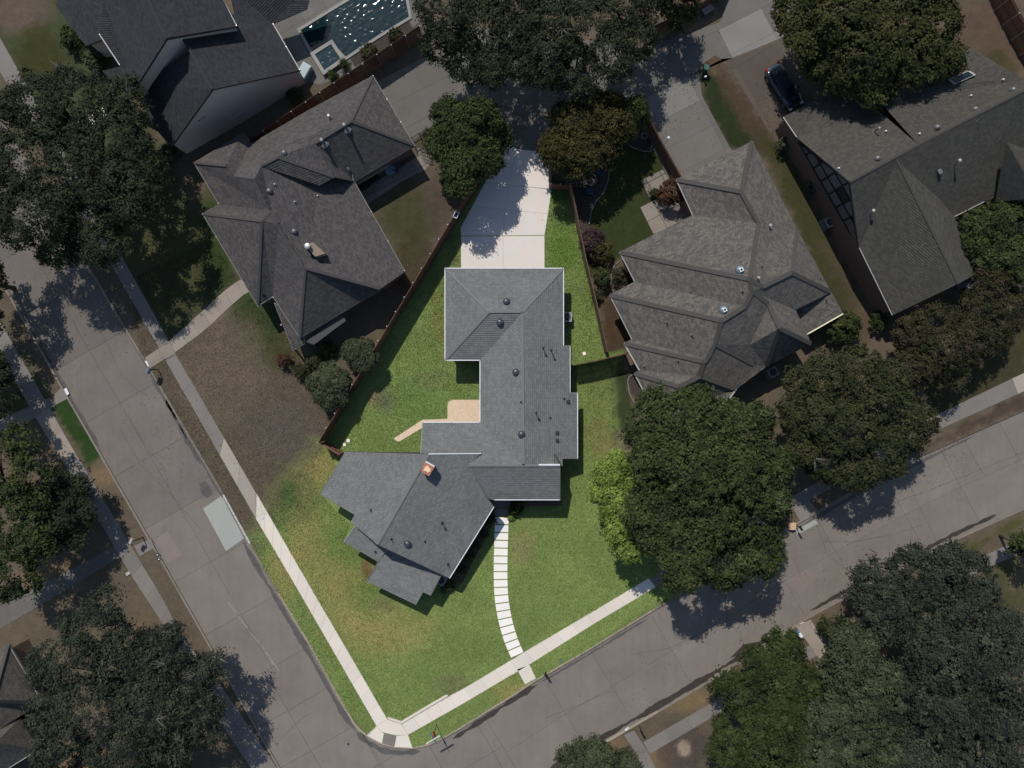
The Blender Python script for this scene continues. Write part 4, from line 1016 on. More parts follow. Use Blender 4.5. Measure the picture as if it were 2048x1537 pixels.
rh, PR = house('multi_hip_house', 'wide house with stepped grey hip roofs and bold ridge caps right of the green lawn', 'house', (1440, 590), V, facesR,
    [('p1', 'p2', 'Y3', 'q3', 'Q4', 'Q5', 'G5', 'G4', 'Z2', 'Z4', 'T1', 'T2', 'p12', 'p11', 'p10', 'p9', 'p8', 'p7', 'p6', 'p5', 'p4')], M['sh_R'], M['brick'], M['greytrim'],
    [('p1', 'A', 'p2'), ('A', 'B1', 'C1'), ('p5', 'C1', 'G0'), ('C1', 'K1', 'K2', 'q3'), ('K2', 'Y3'), ('p7', 'D1', 'V1'), ('V1', 'G0'), ('D1', 'H1'), ('V2', 'H1'), ('p9', 'E1', 'V2'), ('E1', 'S3', 'F1'), ('p11', 'F1'), ('G0', 'G1', 'G2', 'G4'), ('G2', 'Z2'), ('H1', 'H2'), ('S3', 'Z4')], M['capR'], over=0.5, capw=0.38)
V5 = dict(a=[1640, 575, 2.95], b=[1663, 585, 2.9], c=[1686, 628, 2.4], d=[1614, 669, 2.4], e=[1585, 610, 3.0])
P5 = solve(V5, [('a', 'b', 'c', 'd', 'e')]); q = [P5[k] for k in 'abcde']
if area([(p.x, p.y) for p in q]) < 0: q = q[::-1]
roof_mesh([q], 'porch_roof', M['sh_R'], rh); fascia(q, rh, M['greytrim'], .15); walls(q, rh, M['brick'], .5)
gutter([(P5['c'], P5['d'])], rh, M['yellow'], .1); gutter([(PR['p10'], PR['p9']), (PR['p12'], PR['p11']), (PR['T1'], PR['Z4'])], rh, M['offwhite'], .12)
gutter([(PR['p8'], PR['p7']), (PR['p6'], PR['p5']), (PR['p1'], PR['p4'])], rh, M['offwhite'], .06)
for x, y in ((1480, 541), (1447, 621)): dome_vent(rh, x, y, .42, .26, 'ventblue', True)
for x, y, h, c in ((1538, 453, .35, .13), (1515, 557, .3, .12), (1523, 533, .2, .06), (1484, 583, .25, .06), (1333, 645, .25, .06), (1383, 671, .25, .06), (1355, 722, .25, .06), (1288, 733, .25, .06), (1639, 557, .15, .05), (1652, 600, .25, .07)):
    pipe_vent(rh, x, y, h, .05, 'ventgrey', c, 'offwhite' if c > .1 else 'ventgrey')

# --- left neighbour
V = dict(a=[388, 326, 3], b=[487, 266, 3], b2=[501, 289, 3], c=[621, 219, 3], d=[746, 152, 3], f=[830, 292, 3], g=[709, 364, 3], h=[810, 543, 3], i=[760, 578, 4.3], i2=[760, 580, 3], j=[600, 677, 3], l=[546, 594, 3], m=[516, 613, 3], n=[405, 428, 3], o=[438, 409, 3],
         A1=[452, 332, None], A2=[467, 354, None], A3=[510, 359, None], S1=[523, 333, 6.7], S2=[556, 315, None], S3=[668, 355, 5.2], S4=[638, 371, None], s3=[668, 357, 3.7], s4=[638, 373, 4.3],
         R1=[630, 287, None], R2=[702, 243, 5.7], T0=[543, 422, 6.9], T1=[524, 443, 6.7], T2=[557, 447, 6.8], U=[611, 537, 6.2], Q=[564, 290, None])
fL = [('a', 'b', 'A1'), ('b', 'b2', 'A2', 'A1'), ('b2', 'c', 'Q', 'S2', 'S1', 'A3', 'A2'), ('c', 'd', 'R2', 'R1', 'Q'), ('Q', 'R1', 'S2'), ('d', 'f', 'R2'), ('R2', 'f', 'g', 'R1'),
      ('R1', 'g', 'S3', 'S2'), ('S1', 'S2', 'S3', 'S4'), ('A3', 'S1', 's4', 'T0'), ('s4', 's3', 'g', 'h', 'i', 'U', 'T2', 'T0'), ('U', 'i2', 'j'), ('a', 'A1', 'A2', 'A3', 'T0', 'o'), ('n', 'o', 'T0', 'T1'),
      ('n', 'T1', 'm'), ('T1', 'T0', 'T2', 'l', 'm'), ('T2', 'U', 'j', 'l')]
lh, PL = house('brown_roof_house', 'brown grey hip roofed house with tan chimney left of the green lot', 'house', (600, 430), V, fL,
    [('a', 'b', 'b2', 'c', 'd', 'f', 'g', 'h', 'i', 'i2', 'j', 'l', 'm', 'n', 'o')], M['sh_L'], M['brick'], M['greytrim'],
    [('a', 'A1'), ('R1', 'R2', 'd'), ('R2', 'f'), ('S1', 'S2', 'S3'), ('n', 'T1', 'T0', 'T2'), ('T1', 'm'), ('j', 'U', 'i')], M['capL'], over=0.4, capw=0.22)
print('L', {k: round(v.z, 2) for k, v in PL.items()})
MB().add([PL['S4'], PL['S3'], PL['s3'], PL['s4']], [(0, 1, 2, 3)]).add([PL['S3'], PL['g'], PL['s3']], [(0, 1, 2)]).add([PL['S4'], PL['s4'], PL['S1']], [(0, 1, 2)]).make('dormer_cheek', M['brick'], lh)
V6 = dict(a=[548, 600, 2.7], b=[587, 702, 2.4], c=[628, 678, 2.4], d=[610, 640, 3.0])
q = [W(548, 606, 2.85), W(587, 702, 2.4), W(609, 689, 2.4), W(605, 640, 2.85)]
roof_mesh([q], 'porch_roof', M['sh_L'], lh); fascia(q if area([(p.x, p.y) for p in q]) > 0 else q[::-1], lh, M['offwhite'], .12)
for x, y in ((590, 699), (562, 650), (604, 690)): MB().tube([W(x, y, 0) , W(x, y, 2.4)], [.08, .08], 8).make('porch_column', M['offwhite'], lh)
q = [W(612, 684, 2.55), W(628, 690, 2.5), W(692, 642, 2.5), W(684, 628, 2.6)]
mb = MB(); qq = [(p.x, p.y) for p in q]; mb.prism(qq, 2.45, 2.55); mb.make('patio_cover', M['darktrim'], lh)
q = [W(780, 374, 2.5), W(716, 370, 2.5), W(779, 332, 2.5)]
MB().bar(W(714, 370, 2.45), W(776, 333, 2.45), .12, .1).make('awning_rail', M['tanstone'], lh)
gutter([(PL['a'], PL['o']), (PL['n'], PL['m']), (PL['m'], PL['l']), (PL['l'], PL['j']), (PL['g'], PL['h']), (PL['f'], PL['d'])], lh, M['greytrim'], .06)
for x, y, r in ((569, 307, .26), (539, 383, .26), (589, 464, .26)): dome_vent(lh, x, y, r, .3, 'ventgrey')
for x, y, h, c, m_ in ((660, 236, .5, .12, 'white'), (649, 288, 1.0, .17, 'ventgrey'), (694, 259, 1.1, .17, 'ventgrey'), (550, 370, .12, .06, 'white'), (590, 405, .12, .06, 'white'), (636, 393, .12, .06, 'white'), (527, 590, .25, .04, 'pipe'), (697, 339, .3, .05, 'white')):
    pipe_vent(lh, x, y, h, .06 if c < .15 else .12, 'ventgrey' if m_ != 'pipe' else 'pipe', c, m_)
MB().tube([W(697, 340, 3.3), W(704, 348, 3.4), W(707, 362, 3.3)], [.03] * 3, 6).make('downpipe', M['offwhite'], lh)
cpx = [(608, 491), (624, 484), (648, 506), (629, 512)]; c0 = [W(x, y, 6.6) for x, y in cpx]; cp = [(v.x, v.y) for v in c0]
ck = MB().prism(cp, 3.5, 6.3).make('chimney', M['tanstone'], lh); MB().prism([tuple(Vector(sum((Vector(p) for p in cp), Vector((0, 0))) / 4).lerp(Vector(p), 1.05)) for p in cp], 6.25, 6.36).make('chimney_crown', M['tanstone'], ck)
p = W(617, 494, 6.4); MB().tube([p, p + Vector((0, 0, .4))], [.22, .22], 14).make('flue', M['ventgrey'], ck); MB().dome((p.x, p.y, p.z + .4), .27, .1, 14, 3).make('flue_cap', M['galv'], ck)

# --- top left two-storey house
V = dict(a=[205, -10, 6.2], b=[199, 69, 6.2], c=[240, 131, 6.2], d=[266, 183, 6.0], e=[333, 78, 9.6], f=[474, 53, 6.2], g=[440, -10, 6.2], h=[292, -10, 9.6])
V.update(dict(l0=[384, 107, None], l00=[318, -6, None], l1=[425, 179, 8.0], l2=[342, 294, 3.1], l3=[310, 256, 3.1], l4=[600, 141, 3.1], l5=[546, 48, 3.1], l7=[265, 170, None]))
fT = [('a', 'b', 'c', 'd', 'e', 'h'), ('h', 'e', 'f', 'g')]
fT2 = [('l1', 'l4', 'l5', 'l00', 'l0'), ('l1', 'l2', 'l3', 'l7', 'l0')]
th, PT = house('charcoal_roof_house', 'tall pale walled house with steep charcoal gables beside the swimming pool', 'house', (400, 90), V, fT + fT2,
    [('a', 'b', 'c', 'd', 'e', 'f', 'g', 'h'), ('l3', 'l2', 'l1', 'l4', 'l5', 'l00', 'l0', 'l7')], M['sh_T'], M['wall_grey'], M['darktrim'], [('h', 'e'), ('l00', 'l1')], M['capT'], over=0.25, capw=0.24)
q = [W(112, 12, 3.0), W(172, 92, 3.0), W(215, 75, 4.4), W(215, -25, 5.0), W(125, -30, 3.2)]
q = q if area([(p.x, p.y) for p in q]) > 0 else q[::-1]
roof_mesh([q], 'lower_roof', M['sh_T'], th); fascia(q, th, M['darktrim'], .15); walls(q, th, M['wall_grey'], .3)
q = [W(470, 40, 4.6), W(545, 48, 3.1), W(614, 18, 3.1), W(625, -30, 3.1), W(455, -30, 4.6)]
q = q if area([(p.x, p.y) for p in q]) > 0 else q[::-1]
roof_mesh([q], 'lower_roof', M['sh_T'], th); fascia(q, th, M['greytrim'], .12)
q = [W(205, 142, 3.1), W(262, 128, 4.2), W(266, 185, 3.6), W(228, 172, 3.1)]; q = q if area([(p.x, p.y) for p in q]) > 0 else q[::-1]
roof_mesh([q], 'lower_roof', M['sh_T'], th)
gutter([(W(199, 69, 6.2), W(240, 131, 6.2)), (W(546, 48, 3.1), W(600, 141, 3.1)), (W(440, -10, 6.2), W(474, 53, 6.2))], th, M['offwhite'], .09)
# window in the long pale wall below the lower gable
wd0 = W(476, 222, 1.6); dirw = (PT['l4'] - PT['l2']).normalized(); nrm_ = Vector((dirw.y, -dirw.x, 0)).normalized()
ql = inset([(PT[k].x, PT[k].y) for k in ('l3', 'l2', 'l1', 'l4', 'l5', 'l00', 'l0', 'l7')] if area([(PT[k].x, PT[k].y) for k in ('l3', 'l2', 'l1', 'l4', 'l5', 'l00', 'l0', 'l7')]) > 0 else [(PT[k].x, PT[k].y) for k in ('l3', 'l2', 'l1', 'l4', 'l5', 'l00', 'l0', 'l7')][::-1], .25)
def wallwin(parent, A, B, t, z, wd, ht, fr):
    A = Vector((A.x, A.y, 0)); B = Vector((B.x, B.y, 0)); d = (B - A).normalized(); n = Vector((d.y, -d.x, 0)); n = n if n.y < 0 else -n; c = A.lerp(B, t) + n * .05
    a, b = c - d * wd / 2, c + d * wd / 2
    mb = MB()
    for zz in (z - ht / 2, z + ht / 2): mb.bar(a + Vector((0, 0, zz)), b + Vector((0, 0, zz)), .1, .08)
    for q_ in (a, b): mb.bar(q_ + Vector((0, 0, z - ht / 2)), q_ + Vector((0, 0, z + ht / 2)), .08, .1)
    o = mb.make('window', M[fr], parent)
    MB().add([a + Vector((0, 0, z - ht / 2)) + n * .01, b + Vector((0, 0, z - ht / 2)) + n * .01, b + Vector((0, 0, z + ht / 2)) + n * .01, a + Vector((0, 0, z + ht / 2)) + n * .01], [(0, 1, 2, 3)]).make('pane', M['glass'], o)
    MB().bar(a + Vector((0, 0, z - ht / 2 - .06)) + n * .06, b + Vector((0, 0, z - ht / 2 - .06)) + n * .06, .16, .06).make('sill', M['offwhite'], o)
i2 = min(range(len(ql)), key=lambda i: (ql[i] - Vector((PT['l2'].x, PT['l2'].y))).length); i4 = min(range(len(ql)), key=lambda i: (ql[i] - Vector((PT['l4'].x, PT['l4'].y))).length)
wallwin(th, ql[i2], ql[i4], .47, 2.3, 1.5, 1.2, 'offwhite')
for k in range(3):
    p = Vector((ql[i2].x, ql[i2].y, 0)).lerp(Vector((ql[i4].x, ql[i4].y, 0)), .26 + k * .022); dd = (ql[i4] - ql[i2]).normalized()
    MB().box((p.x + dd.y * .05, p.y - dd.x * .05, 4.2), (.14, .08, .14), math.atan2(dd.y, dd.x)).make('wall_vent', M['acdark'], th)

# --- far right half-timbered house
V = dict(a=[1566, 235, 3.2], a2=[1668, 183, 3.2], a3=[1763, 140, 3.2], a4=[1790, 250, 5.6], r0=[1700, 364, 7.4], r1=[1836, 290, 7.4], r2=[2110, 150, 7.4], k=[1593, 275, 3.6], k2=[1760, 222, 4.6],
         b0=[1761, 206, 5.3], b1=[1851, 161, 5.3], b2=[1861, 170, 5.1], b3=[1934, 92, 3.6], b4=[2048, 160, 4.9], b5=[2110, 130, 5.4],
         s0=[1718, 496, None], s1=[1784, 631, 3.1], s3=[1965, 541, None], s4=[1908, 434, None], s5=[1968, 404, None], s6=[2120, 330, 3.2], t0=[1793, 320, None], t1=[1916, 568, None], v1=[1722, 500, 3.6])
V.pop('v1'); V['vr'] = [1880, 400, None]
fU = [('a', 'a2', 'k2', 'r1', 'r0', 'k'), ('b0', 'b1', 'b2', 'b3', 'b4', 'b5', 'r2', 'r1'), ('r0', 'r2', 's6', 's5', 's4', 'vr', 't0', 's0'), ('t0', 's0', 's1', 't1'), ('t0', 't1', 's3', 's4', 'vr')]
uh, PU = house('half_timbered_house', 'olive grey gabled house with grey stucco panels between dark timbers', 'house', (1800, 330), V, fU,
    [('a', 'k', 'r0', 's0', 's1', 't1', 's3', 's4', 's5', 's6', 'r2', 'b5', 'b4', 'b3', 'b2', 'b1', 'b0', 'k2', 'a2')], M['sh_U'], M['brick'], M['darktrim'], [('t0', 't1'), ('r0', 'r1', 'r2')], M['capU'], over=0.3, capw=0.2)
print('U', {k: round(v.z, 2) for k, v in PU.items()}); gutter([(PU['s1'], PU['s0']), (PU['a'], PU['k'])], uh, M['offwhite'], .07); gutter([(PU['s4'], PU['s5'])], uh, M['offwhite'], .07)
q = [W(1955, 350, 5.9), W(2013, 288, 6.6), W(2120, 420, 3.2), W(2080, 440, 3.0)]
gq = [W(2013, 284, 6.8), W(2075, 395, 6.2), W(1990, 405, 3.4)]; roof_mesh([gq], 'roof', M['sh_U'], uh)
gq = [W(2013, 284, 6.8), W(2130, 330, 3.6), W(2130, 450, 3.2), W(2075, 395, 6.2)]; roof_mesh([gq], 'roof', M['sh_U'], uh)
# half-timbered gable: stucco panels and timbers on the west wall, leaning with nothing: a real upright wall
def tri_wall(parent, A, B, T, n_cols, rows, inset_d=0.12):
    A = Vector(A); B = Vector(B); T = Vector(T)
    d = Vector((B.x - A.x, B.y - A.y, 0)); L = d.length; d.normalize(); n = Vector((-d.y, d.x, 0))
    if n.x > 0: n = -n
    zb = A.z; tx = (T - A).dot(d); tz = T.z - zb
    def top(x): return tz * (x / tx) if x < tx else tz * (L - x) / (L - tx)
    def P3(x, z, o=0.0): return Vector((A.x, A.y, zb)) + d * x + Vector((0, 0, z)) + n * o
    back = MB().add([P3(0, 0), P3(L, 0), P3(tx, tz)], [(0, 1, 2)]).make('gable_wall', M['timber'], parent)
    xs = [L * i / n_cols for i in range(n_cols + 1)]
    for i in range(n_cols):
        x0, x1 = xs[i] + .09, xs[i + 1] - .09
        zprev = 0.08
        for r in range(6):
            z0 = r * rows + .1; z1 = (r + 1) * rows - .06
            poly = [(x0, z0), (x1, z0), (x1, z1), (x0, z1)]
            # clip under the rakes
            poly = clip(poly, (-tz / tx, 1), -.16); poly = clip(poly, (tz / (L - tx), 1), tz * L / (L - tx) - .16) if len(poly) > 2 else poly
            if len(poly) > 2 and abs(area(poly)) > .08:
                if i == n_cols // 2 and r == 1:
                    mb = MB().add([P3(a, b, .05) for a, b in poly], [tuple(range(len(poly)))]); mb.make('gable_window', M['glass'], parent); continue
                mb = MB(); k = len(poly); mb.add([P3(a, b, .02) for a, b in poly] + [P3(a, b, .05) for a, b in poly], [tuple(range(k, 2 * k))] + [(a, (a + 1) % k, k + (a + 1) % k, k + a) for a in range(k)])
                mb.make('stucco_panel', M['stuccoT'], parent)
    for x in xs[1:-1]: MB().bar(P3(x, 0, .05), P3(x, max(.1, top(x) - .1), .05), .14, .08, n).make('timber', M['timber'], parent)
    for r in range(1, 4):
        z = r * rows
        if z < tz - .3: MB().bar(P3(tx * z / tz, z, .06), P3(L - (L - tx) * z / tz, z, .06), .14, .09, n).make('timber', M['timber'], parent)
    MB().bar(P3(0, 0, .06), P3(L, 0, .06), .16, .1, n).make('timber', M['timber'], parent)
    MB().bar(P3(0, 0, .07), P3(tx, tz, .07), .16, .1, n).make('timber', M['timber'], parent)
    MB().bar(P3(L, 0, .07), P3(tx, tz, .07), .16, .1, n).make('timber', M['timber'], parent)
tri_wall(uh, W(1598, 284, 3.2), W(1717, 494, 3.2), W(1699, 366, 7.35), 8, 1.45)
tri_wall(uh, W(1758, 222, 4.7), W(1832, 292, 4.7), W(1765, 210, 5.35), 4, .7)
MB().add([W(1600, 288, 0), W(1716, 492, 0), W(1716, 492, 3.25), W(1600, 288, 3.25)], [(0, 1, 2, 3)]).make('brick_wall', M['brick'], uh)
sk = [W(1895, 161, 4.9), W(1936, 142, 4.6), W(1950, 151, 4.9), W(1909, 170, 5.2)]
so_ = [sum(sk, Vector()) / 4]
for s, nm, mt, zo in ((1.0, 'skylight_frame', 'offwhite', .12), (.82, 'skylight_pane', 'glass', .16)):
    MB().add([so_[0].lerp(p, s) + Vector((0, 0, zo)) for p in sk] + [so_[0].lerp(p, s) - Vector((0, 0, .3)) for p in sk], [(3, 2, 1, 0), (0, 1, 5, 4), (1, 2, 6, 5), (2, 3, 7, 6), (3, 0, 4, 7)]).make(nm, M[mt], uh)
for x, y, r in ((1754, 318, .26), (1873, 256, .26), (1949, 220, .26), (2025, 181, .26)): dome_vent(uh, x, y, r, .3, 'ventgrey')
for x, y, h, c, m_ in ((1748, 264, .9, .09, 'offwhite'), (1770, 264, .12, .08, 'white'), (1676, 338, .12, .08, 'white'), (1837, 269, .12, .08, 'white'), (1940, 193, .12, .08, 'white'), (2004, 161, .12, .08, 'white'), (1740, 425, .6, .14, 'offwhite'), (1908, 327, .8, .14, 'offwhite'), (1955, 243, .4, .05, 'pipe'), (2000, 278, .4, .05, 'pipe')):
    pipe_vent(uh, x, y, h, .05, 'ventgrey', c, m_)
box_vent(uh, 1877, 345, (.35, .4, .3), 'ventgrey', R(30))
c = W(1944, 568, 3.1); MB().box((c.x, c.y, 2.85), (.95, .85, .5), R(25)).make('flue_box', M['bluebox'], uh)
c = W(1930, 572, 3.1); MB().bar(W(1910, 572, 2.9), W(1944, 566, 2.9), .6, .5).make('flue_shelf', M['darktrim'], uh)

# --- bottom left house corner
V = dict(a=[-40, 1335, 3.0], b=[17, 1289, 3.0], c=[85, 1405, 3.0], d=[0, 1452, 3.0], e=[-70, 1440, 5.8], f=[-10, 1403, 5.2], m=[30, 1441, 3.0], n=[30, 1480, 3.0], g=[68, 1500, 3.0], h=[-40, 1575, 3.0], k=[-70, 1500, 5.4])
V = dict(a=[-60, 1340, 3.0], b=[17, 1289, 3.0], c=[85, 1405, 3.0], e=[-90, 1402, 6.0], f=[-14, 1403, 6.0], g=[-60, 1500, 3.0],
         c2=[30, 1438, 3.6], h=[76, 1505, 3.0], i=[-60, 1590, 3.0], j=[-10, 1488, 5.6], k=[-90, 1530, 5.6], l=[20, 1445, 3.4])
fB = [('a', 'b', 'f', 'e'), ('b', 'c', 'f'), ('e', 'f', 'c', 'l', 'g')]
bh, PB = house('taupe_roof_house', 'corner of a taupe shingled house partly under the olive grey tree at lower left', 'house', (-30, 1440), V, fB, [('a', 'b', 'c', 'l', 'g', 'e')], M['sh_B'], M['brick'], M['offwhite'], [('b', 'f', 'c')], M['capL'], over=.4)
q1 = [[W(38, 1440, 3.0), W(76, 1500, 3.0), W(-8, 1486, 5.6)], [W(76, 1500, 3.0), W(-60, 1585, 3.0), W(-90, 1530, 5.6), W(-8, 1486, 5.6)], [W(38, 1440, 3.0), W(-8, 1486, 5.6), W(-90, 1530, 5.6), W(-90, 1490, 3.6), W(-60, 1490, 3.6)]]
roof_mesh(q1, 'roof', M['sh_B'], bh)
q = [W(38, 1440, 3.0), W(76, 1500, 3.0), W(-60, 1585, 3.0), W(-90, 1490, 3.0)]; q = q if area([(p.x, p.y) for p in q]) > 0 else q[::-1]
fascia(q, bh, M['offwhite'], .14); walls(q, bh, M['brick'], .4)
gutter([(PB['b'], PB['c']), (W(76, 1500, 3.0), W(-60, 1585, 3.0))], bh, M['offwhite'], .08)

# ------------------------------------------------------------------ fences
def fence(label, pts, height, mat, panel_px=32, postmat='galv', pside=1, cap=True, name='wood_fence', grp=None, pl=0.02):
    P = [Vector(p) for p in pts]; tot = sum((b - a).length for a, b in zip(P[:-1], P[1:]))
    n = max(1, round(tot / panel_px)); Q = [W(v.x, v.y) for v in resample(pts, [i / n for i in range(n + 1)])]
    t = thing(name, label, 'fence', Q[0], grp); rr = random.Random(len(label))
    for i in range(n):
        a, b = Q[i], Q[i + 1]; d = (b - a); L = d.length; d.normalize(); nn = Vector((-d.y, d.x, 0)) * pside
        mb = MB(); k = max(2, int(L / .145)); s = L / k
        for j in range(k):
            c = a + d * (s * (j + .5)) + nn * rr.uniform(-.004, .004); h = height + rr.uniform(-.015, .015)
            mb.box((c.x, c.y, h / 2), (s - .012, pl, h), math.atan2(d.y, d.x))
        pn = mb.make('fence_panel', M[mat], t); pn['kind'] = 'stuff'
        for z in (.3, height * .5, height - .18): MB().bar(a + nn * .04 + Vector((0, 0, z)), b + nn * .04 + Vector((0, 0, z)), .05, .09).make('rail', M[mat], t)
    for i in range(n + 1):
        d = (Q[min(i + 1, n)] - Q[max(0, i - 1)]).normalized(); nn = Vector((-d.y, d.x, 0)) * pside
        p = Q[i] + nn * .09
        po = MB().tube([p, p + Vector((0, 0, height + .02))], [.03, .03], 8).make('post', M[postmat], t)
        if cap: MB().dome((p.x, p.y, height + .02), .05, .05, 10, 3).make('post_cap', M['white'], po)
    return t
lf = fence('long red brown board fence between the brown roofed house and the green lot', [(650, 882), (826, 588), (912, 444), (985, 322)], 2.5, 'wood', 32.4, 'galv', 1)
fence('dark brown board fence between the pool deck and the brown roofed house', [(515, 297), (600, 240), (720, 160), (845, 77)], 2.5, 'wood', 32.5, 'galv', -1)
fence('narrow weathered board fence along the right side of the green lot', [(1137, 378), (1150, 440), (1168, 530), (1190, 620), (1209, 706)], 2.2, 'wood_grey', 50, 'wood_grey', 1, False)
fence('cross fence joining the grey house to the multi hipped house', [(1141, 733), (1180, 726), (1250, 709)], 2.4, 'wood_dark', 40, 'wood_grey', 1, False)
fence('short red brown fence between the driveway and the side lawn', [(1098, 378), (1138, 382)], 1.7, 'wood', 20, 'galv', 1, True)
fence('short fence beside the driveway under the yellowing tree', [(1096, 300), (1098, 378)], 1.9, 'wood_dark', 40, 'galv', 1, False)
fence('dark fence between the shaded back yard and the neighbour driveway', [(1290, 252), (1300, 275), (1352, 368)], 2.4, 'wood_dark', 50, 'wood_dark', -1, False)
fence('red brown fence at the top right corner behind the dry yard', [(1975, -10), (2010, 60), (2060, 145), (2090, 200)], 2.4, 'wood', 32, 'galv', -1)
fence('weathered fence above the shaded alley at the top', [(1300, 72), (1370, 38), (1430, 8), (1450, -40)], 1.9, 'wood_dark', 50, 'wood_grey', -1, False)
# wooden gate at the back corner of the lawn
gt = thing('wooden_gate', 'red brown wooden gate closing the gap between the long fence and the grey roof', 'gate', W(650, 885))
a, b = W(652, 884), W(688, 906); d = (b - a).normalized(); L = (b - a).length
for j in range(12):
    c = a + d * (L * (j + .5) / 12); MB().box((c.x, c.y, .95), (L / 12 - .012, .022, 1.9), math.atan2(d.y, d.x)).make('gate_board', M['wood'], gt)
nn = Vector((-d.y, d.x, 0))
for z in (.3, .95, 1.7): MB().bar(a + nn * .05 + Vector((0, 0, z)), b + nn * .05 + Vector((0, 0, z)), .06, .09).make('rail', M['wood'], gt)
MB().bar(a + Vector((0, 0, 1.92)), b + Vector((0, 0, 1.92)), .14, .03).make('top_cap', M['wood'], gt)
for q in (a, b): MB().box((q.x, q.y, 1.0), (.1, .1, 2.0)).make('post', M['wood_dark'], gt)
# sliding driveway gate (metal frame) folded along the left fence
mg = thing('metal_gate', 'pale metal frame gate standing open along the left edge of the driveway', 'gate', W(965, 357))
a, b = W(968, 352), W(984, 322)
for z in (.15, .6, 1.05, 1.5): MB().bar(a + Vector((0, 0, z)), b + Vector((0, 0, z)), .05).make('gate_rail', M['galv'], mg)
for t_ in (0, .5, 1): q = a.lerp(b, t_); MB().bar(q, q + Vector((0, 0, 1.55)), .05).make('gate_post', M['galv'], mg)
a, b = W(1098, 345), W(1102, 300)
mg = thing('metal_gate', 'thin white metal gate standing open beside the driveway under the yellowing tree', 'gate', W(1098, 345))
for z in (.15, .8, 1.5): MB().bar(a + Vector((0, 0, z)), b + Vector((0, 0, z)), .05).make('gate_rail', M['white'], mg)
for k in range(9): q = a.lerp(b, k / 8); MB().bar(q, q + Vector((0, 0, 1.55)), .035).make('gate_post', M['white'], mg)
# iron fence and gate of the left neighbour
ig = thing('iron_fence', 'black iron railing with arched gate between the garage and the round tree', 'fence', W(828, 288))
pts = [(826, 285), (842, 276), (857, 268), (872, 263), (890, 252)]
Q = [W(*p) for p in pts]
for a, b in zip(Q[:-1], Q[1:]):
    for z in (.15, 1.25): MB().bar(a + Vector((0, 0, z)), b + Vector((0, 0, z)), .05).make('rail', M['iron'], ig)
    k = 6
    for j in range(k): q = a.lerp(b, j / k); MB().bar(q, q + Vector((0, 0, 1.4)), .03).make('bar', M['iron'], ig)
    MB().bar(a, a + Vector((0, 0, 1.5)), .08).make('post', M['iron'], ig)
gp = thing('iron_gate', 'black iron garden gate with grid bars standing open over the stone landing', 'gate', W(842, 300))
a, b = W(840, 302), W(858, 308)
for z in (.15, .6, 1.1, 1.5): MB().bar(a + Vector((0, 0, z)), b + Vector((0, 0, z)), .04).make('rail', M['iron'], gp)
for j in range(7): q = a.lerp(b, j / 6); MB().bar(q, q + Vector((0, 0, 1.5 + .25 * math.sin(j / 6 * math.pi))), .03).make('bar', M['iron'], gp)
o = paving('stone_landing', 'landing_slab', [(700, 395), (770, 352), (838, 312), (830, 298), (850, 292), (864, 302), (863, 325), (852, 340), (800, 366), (735, 410)], -28, (1.1, 1.1), (.3, .3), 0.03, M['stone_patio'], 0.02)

# ------------------------------------------------------------------ pool
def ripples(name, poly_px, z, mat, parent, seed, amp=1.0):
    P_ = pxpoly(poly_px); lo = np.min(P_, 0) - .1; hi = np.max(P_, 0) + .1; st = .045
    xs = np.arange(lo[0], hi[0], st); ys = np.arange(lo[1], hi[1], st); X, Y = np.meshgrid(xs, ys); Z = np.full(X.shape, z); r_ = np.random.default_rng(seed)
    for i in range(34):
        a = r_.uniform(0, 6.283); wl = r_.uniform(.16, .75); k = 6.283 / wl
        Z = Z + .0016 * wl * amp * np.sin((X * math.cos(a) + Y * math.sin(a)) * k + r_.uniform(0, 6.28) + .6 * np.sin(X * 1.3 + Y * .9 + i))
    ny, nx = X.shape; idx = np.arange(nx * ny).reshape(ny, nx)
    ins = in_poly(X, Y, P_); q = ins[:-1, :-1] & ins[1:, :-1] & ins[:-1, 1:] & ins[1:, 1:]
    fs = [(int(idx[j, i]), int(idx[j, i + 1]), int(idx[j + 1, i + 1]), int(idx[j + 1, i])) for j, i in zip(*np.where(q))]
    used = sorted({v for f in fs for v in f}); mp = {v: k for k, v in enumerate(used)}
    vs = [(X.flat[v], Y.flat[v], Z.flat[v]) for v in used]
    o = obj(name, vs, [tuple(mp[v] for v in f) for f in fs], mat, parent, True)
    return o
pool = thing('swimming_pool', 'dark teal swimming pool with glittering ripples behind the tall charcoal house', 'pool', W(710, 50))
wp = [(602, 62), (680, 14), (760, -34), (806, -30), (818, 35), (752, 75), (692, 115), (668, 90), (626, 105)]
ripples('pool_water', wp, .075, M['water'], pool, 5)
def ring(name, pts, wd, z0, z1, mat, parent):
    P_ = pxpoly(pts); 
    if area(P_) < 0: P_ = P_[::-1]
    O = inset(P_, -wd); n = len(P_)
    for i in range(n):
        j = (i + 1) % n
        slab(name, [P_[i], P_[j], tuple(O[j]), tuple(O[i])], z0, z1, mat, parent, 0.006)
ring('coping_stone', wp, .28, -.1, .13, M['coping'], pool)
spa = thing('spa_tub', 'small square spa with stone rim at the corner of the pool', 'hot tub', W(657, 117))
sp = [(632, 113), (664, 93), (683, 122), (651, 144)]
ripples('spa_water', sp, .33, M['spa'], spa, 8, 1.25); ring('spa_rim', sp, .35, -.1, .42, M['coping'], spa)
paving('pool_deck', 'deck_slab', [(548, 50), (600, 15), (640, -20), (760, -60), (840, -60), (840, 45), (770, 100), (690, 150), (640, 172), (615, 162), (602, 142)], -30, (1.2, 1.2), (.2, .3), 0.03, M['pool_deck'], .008)
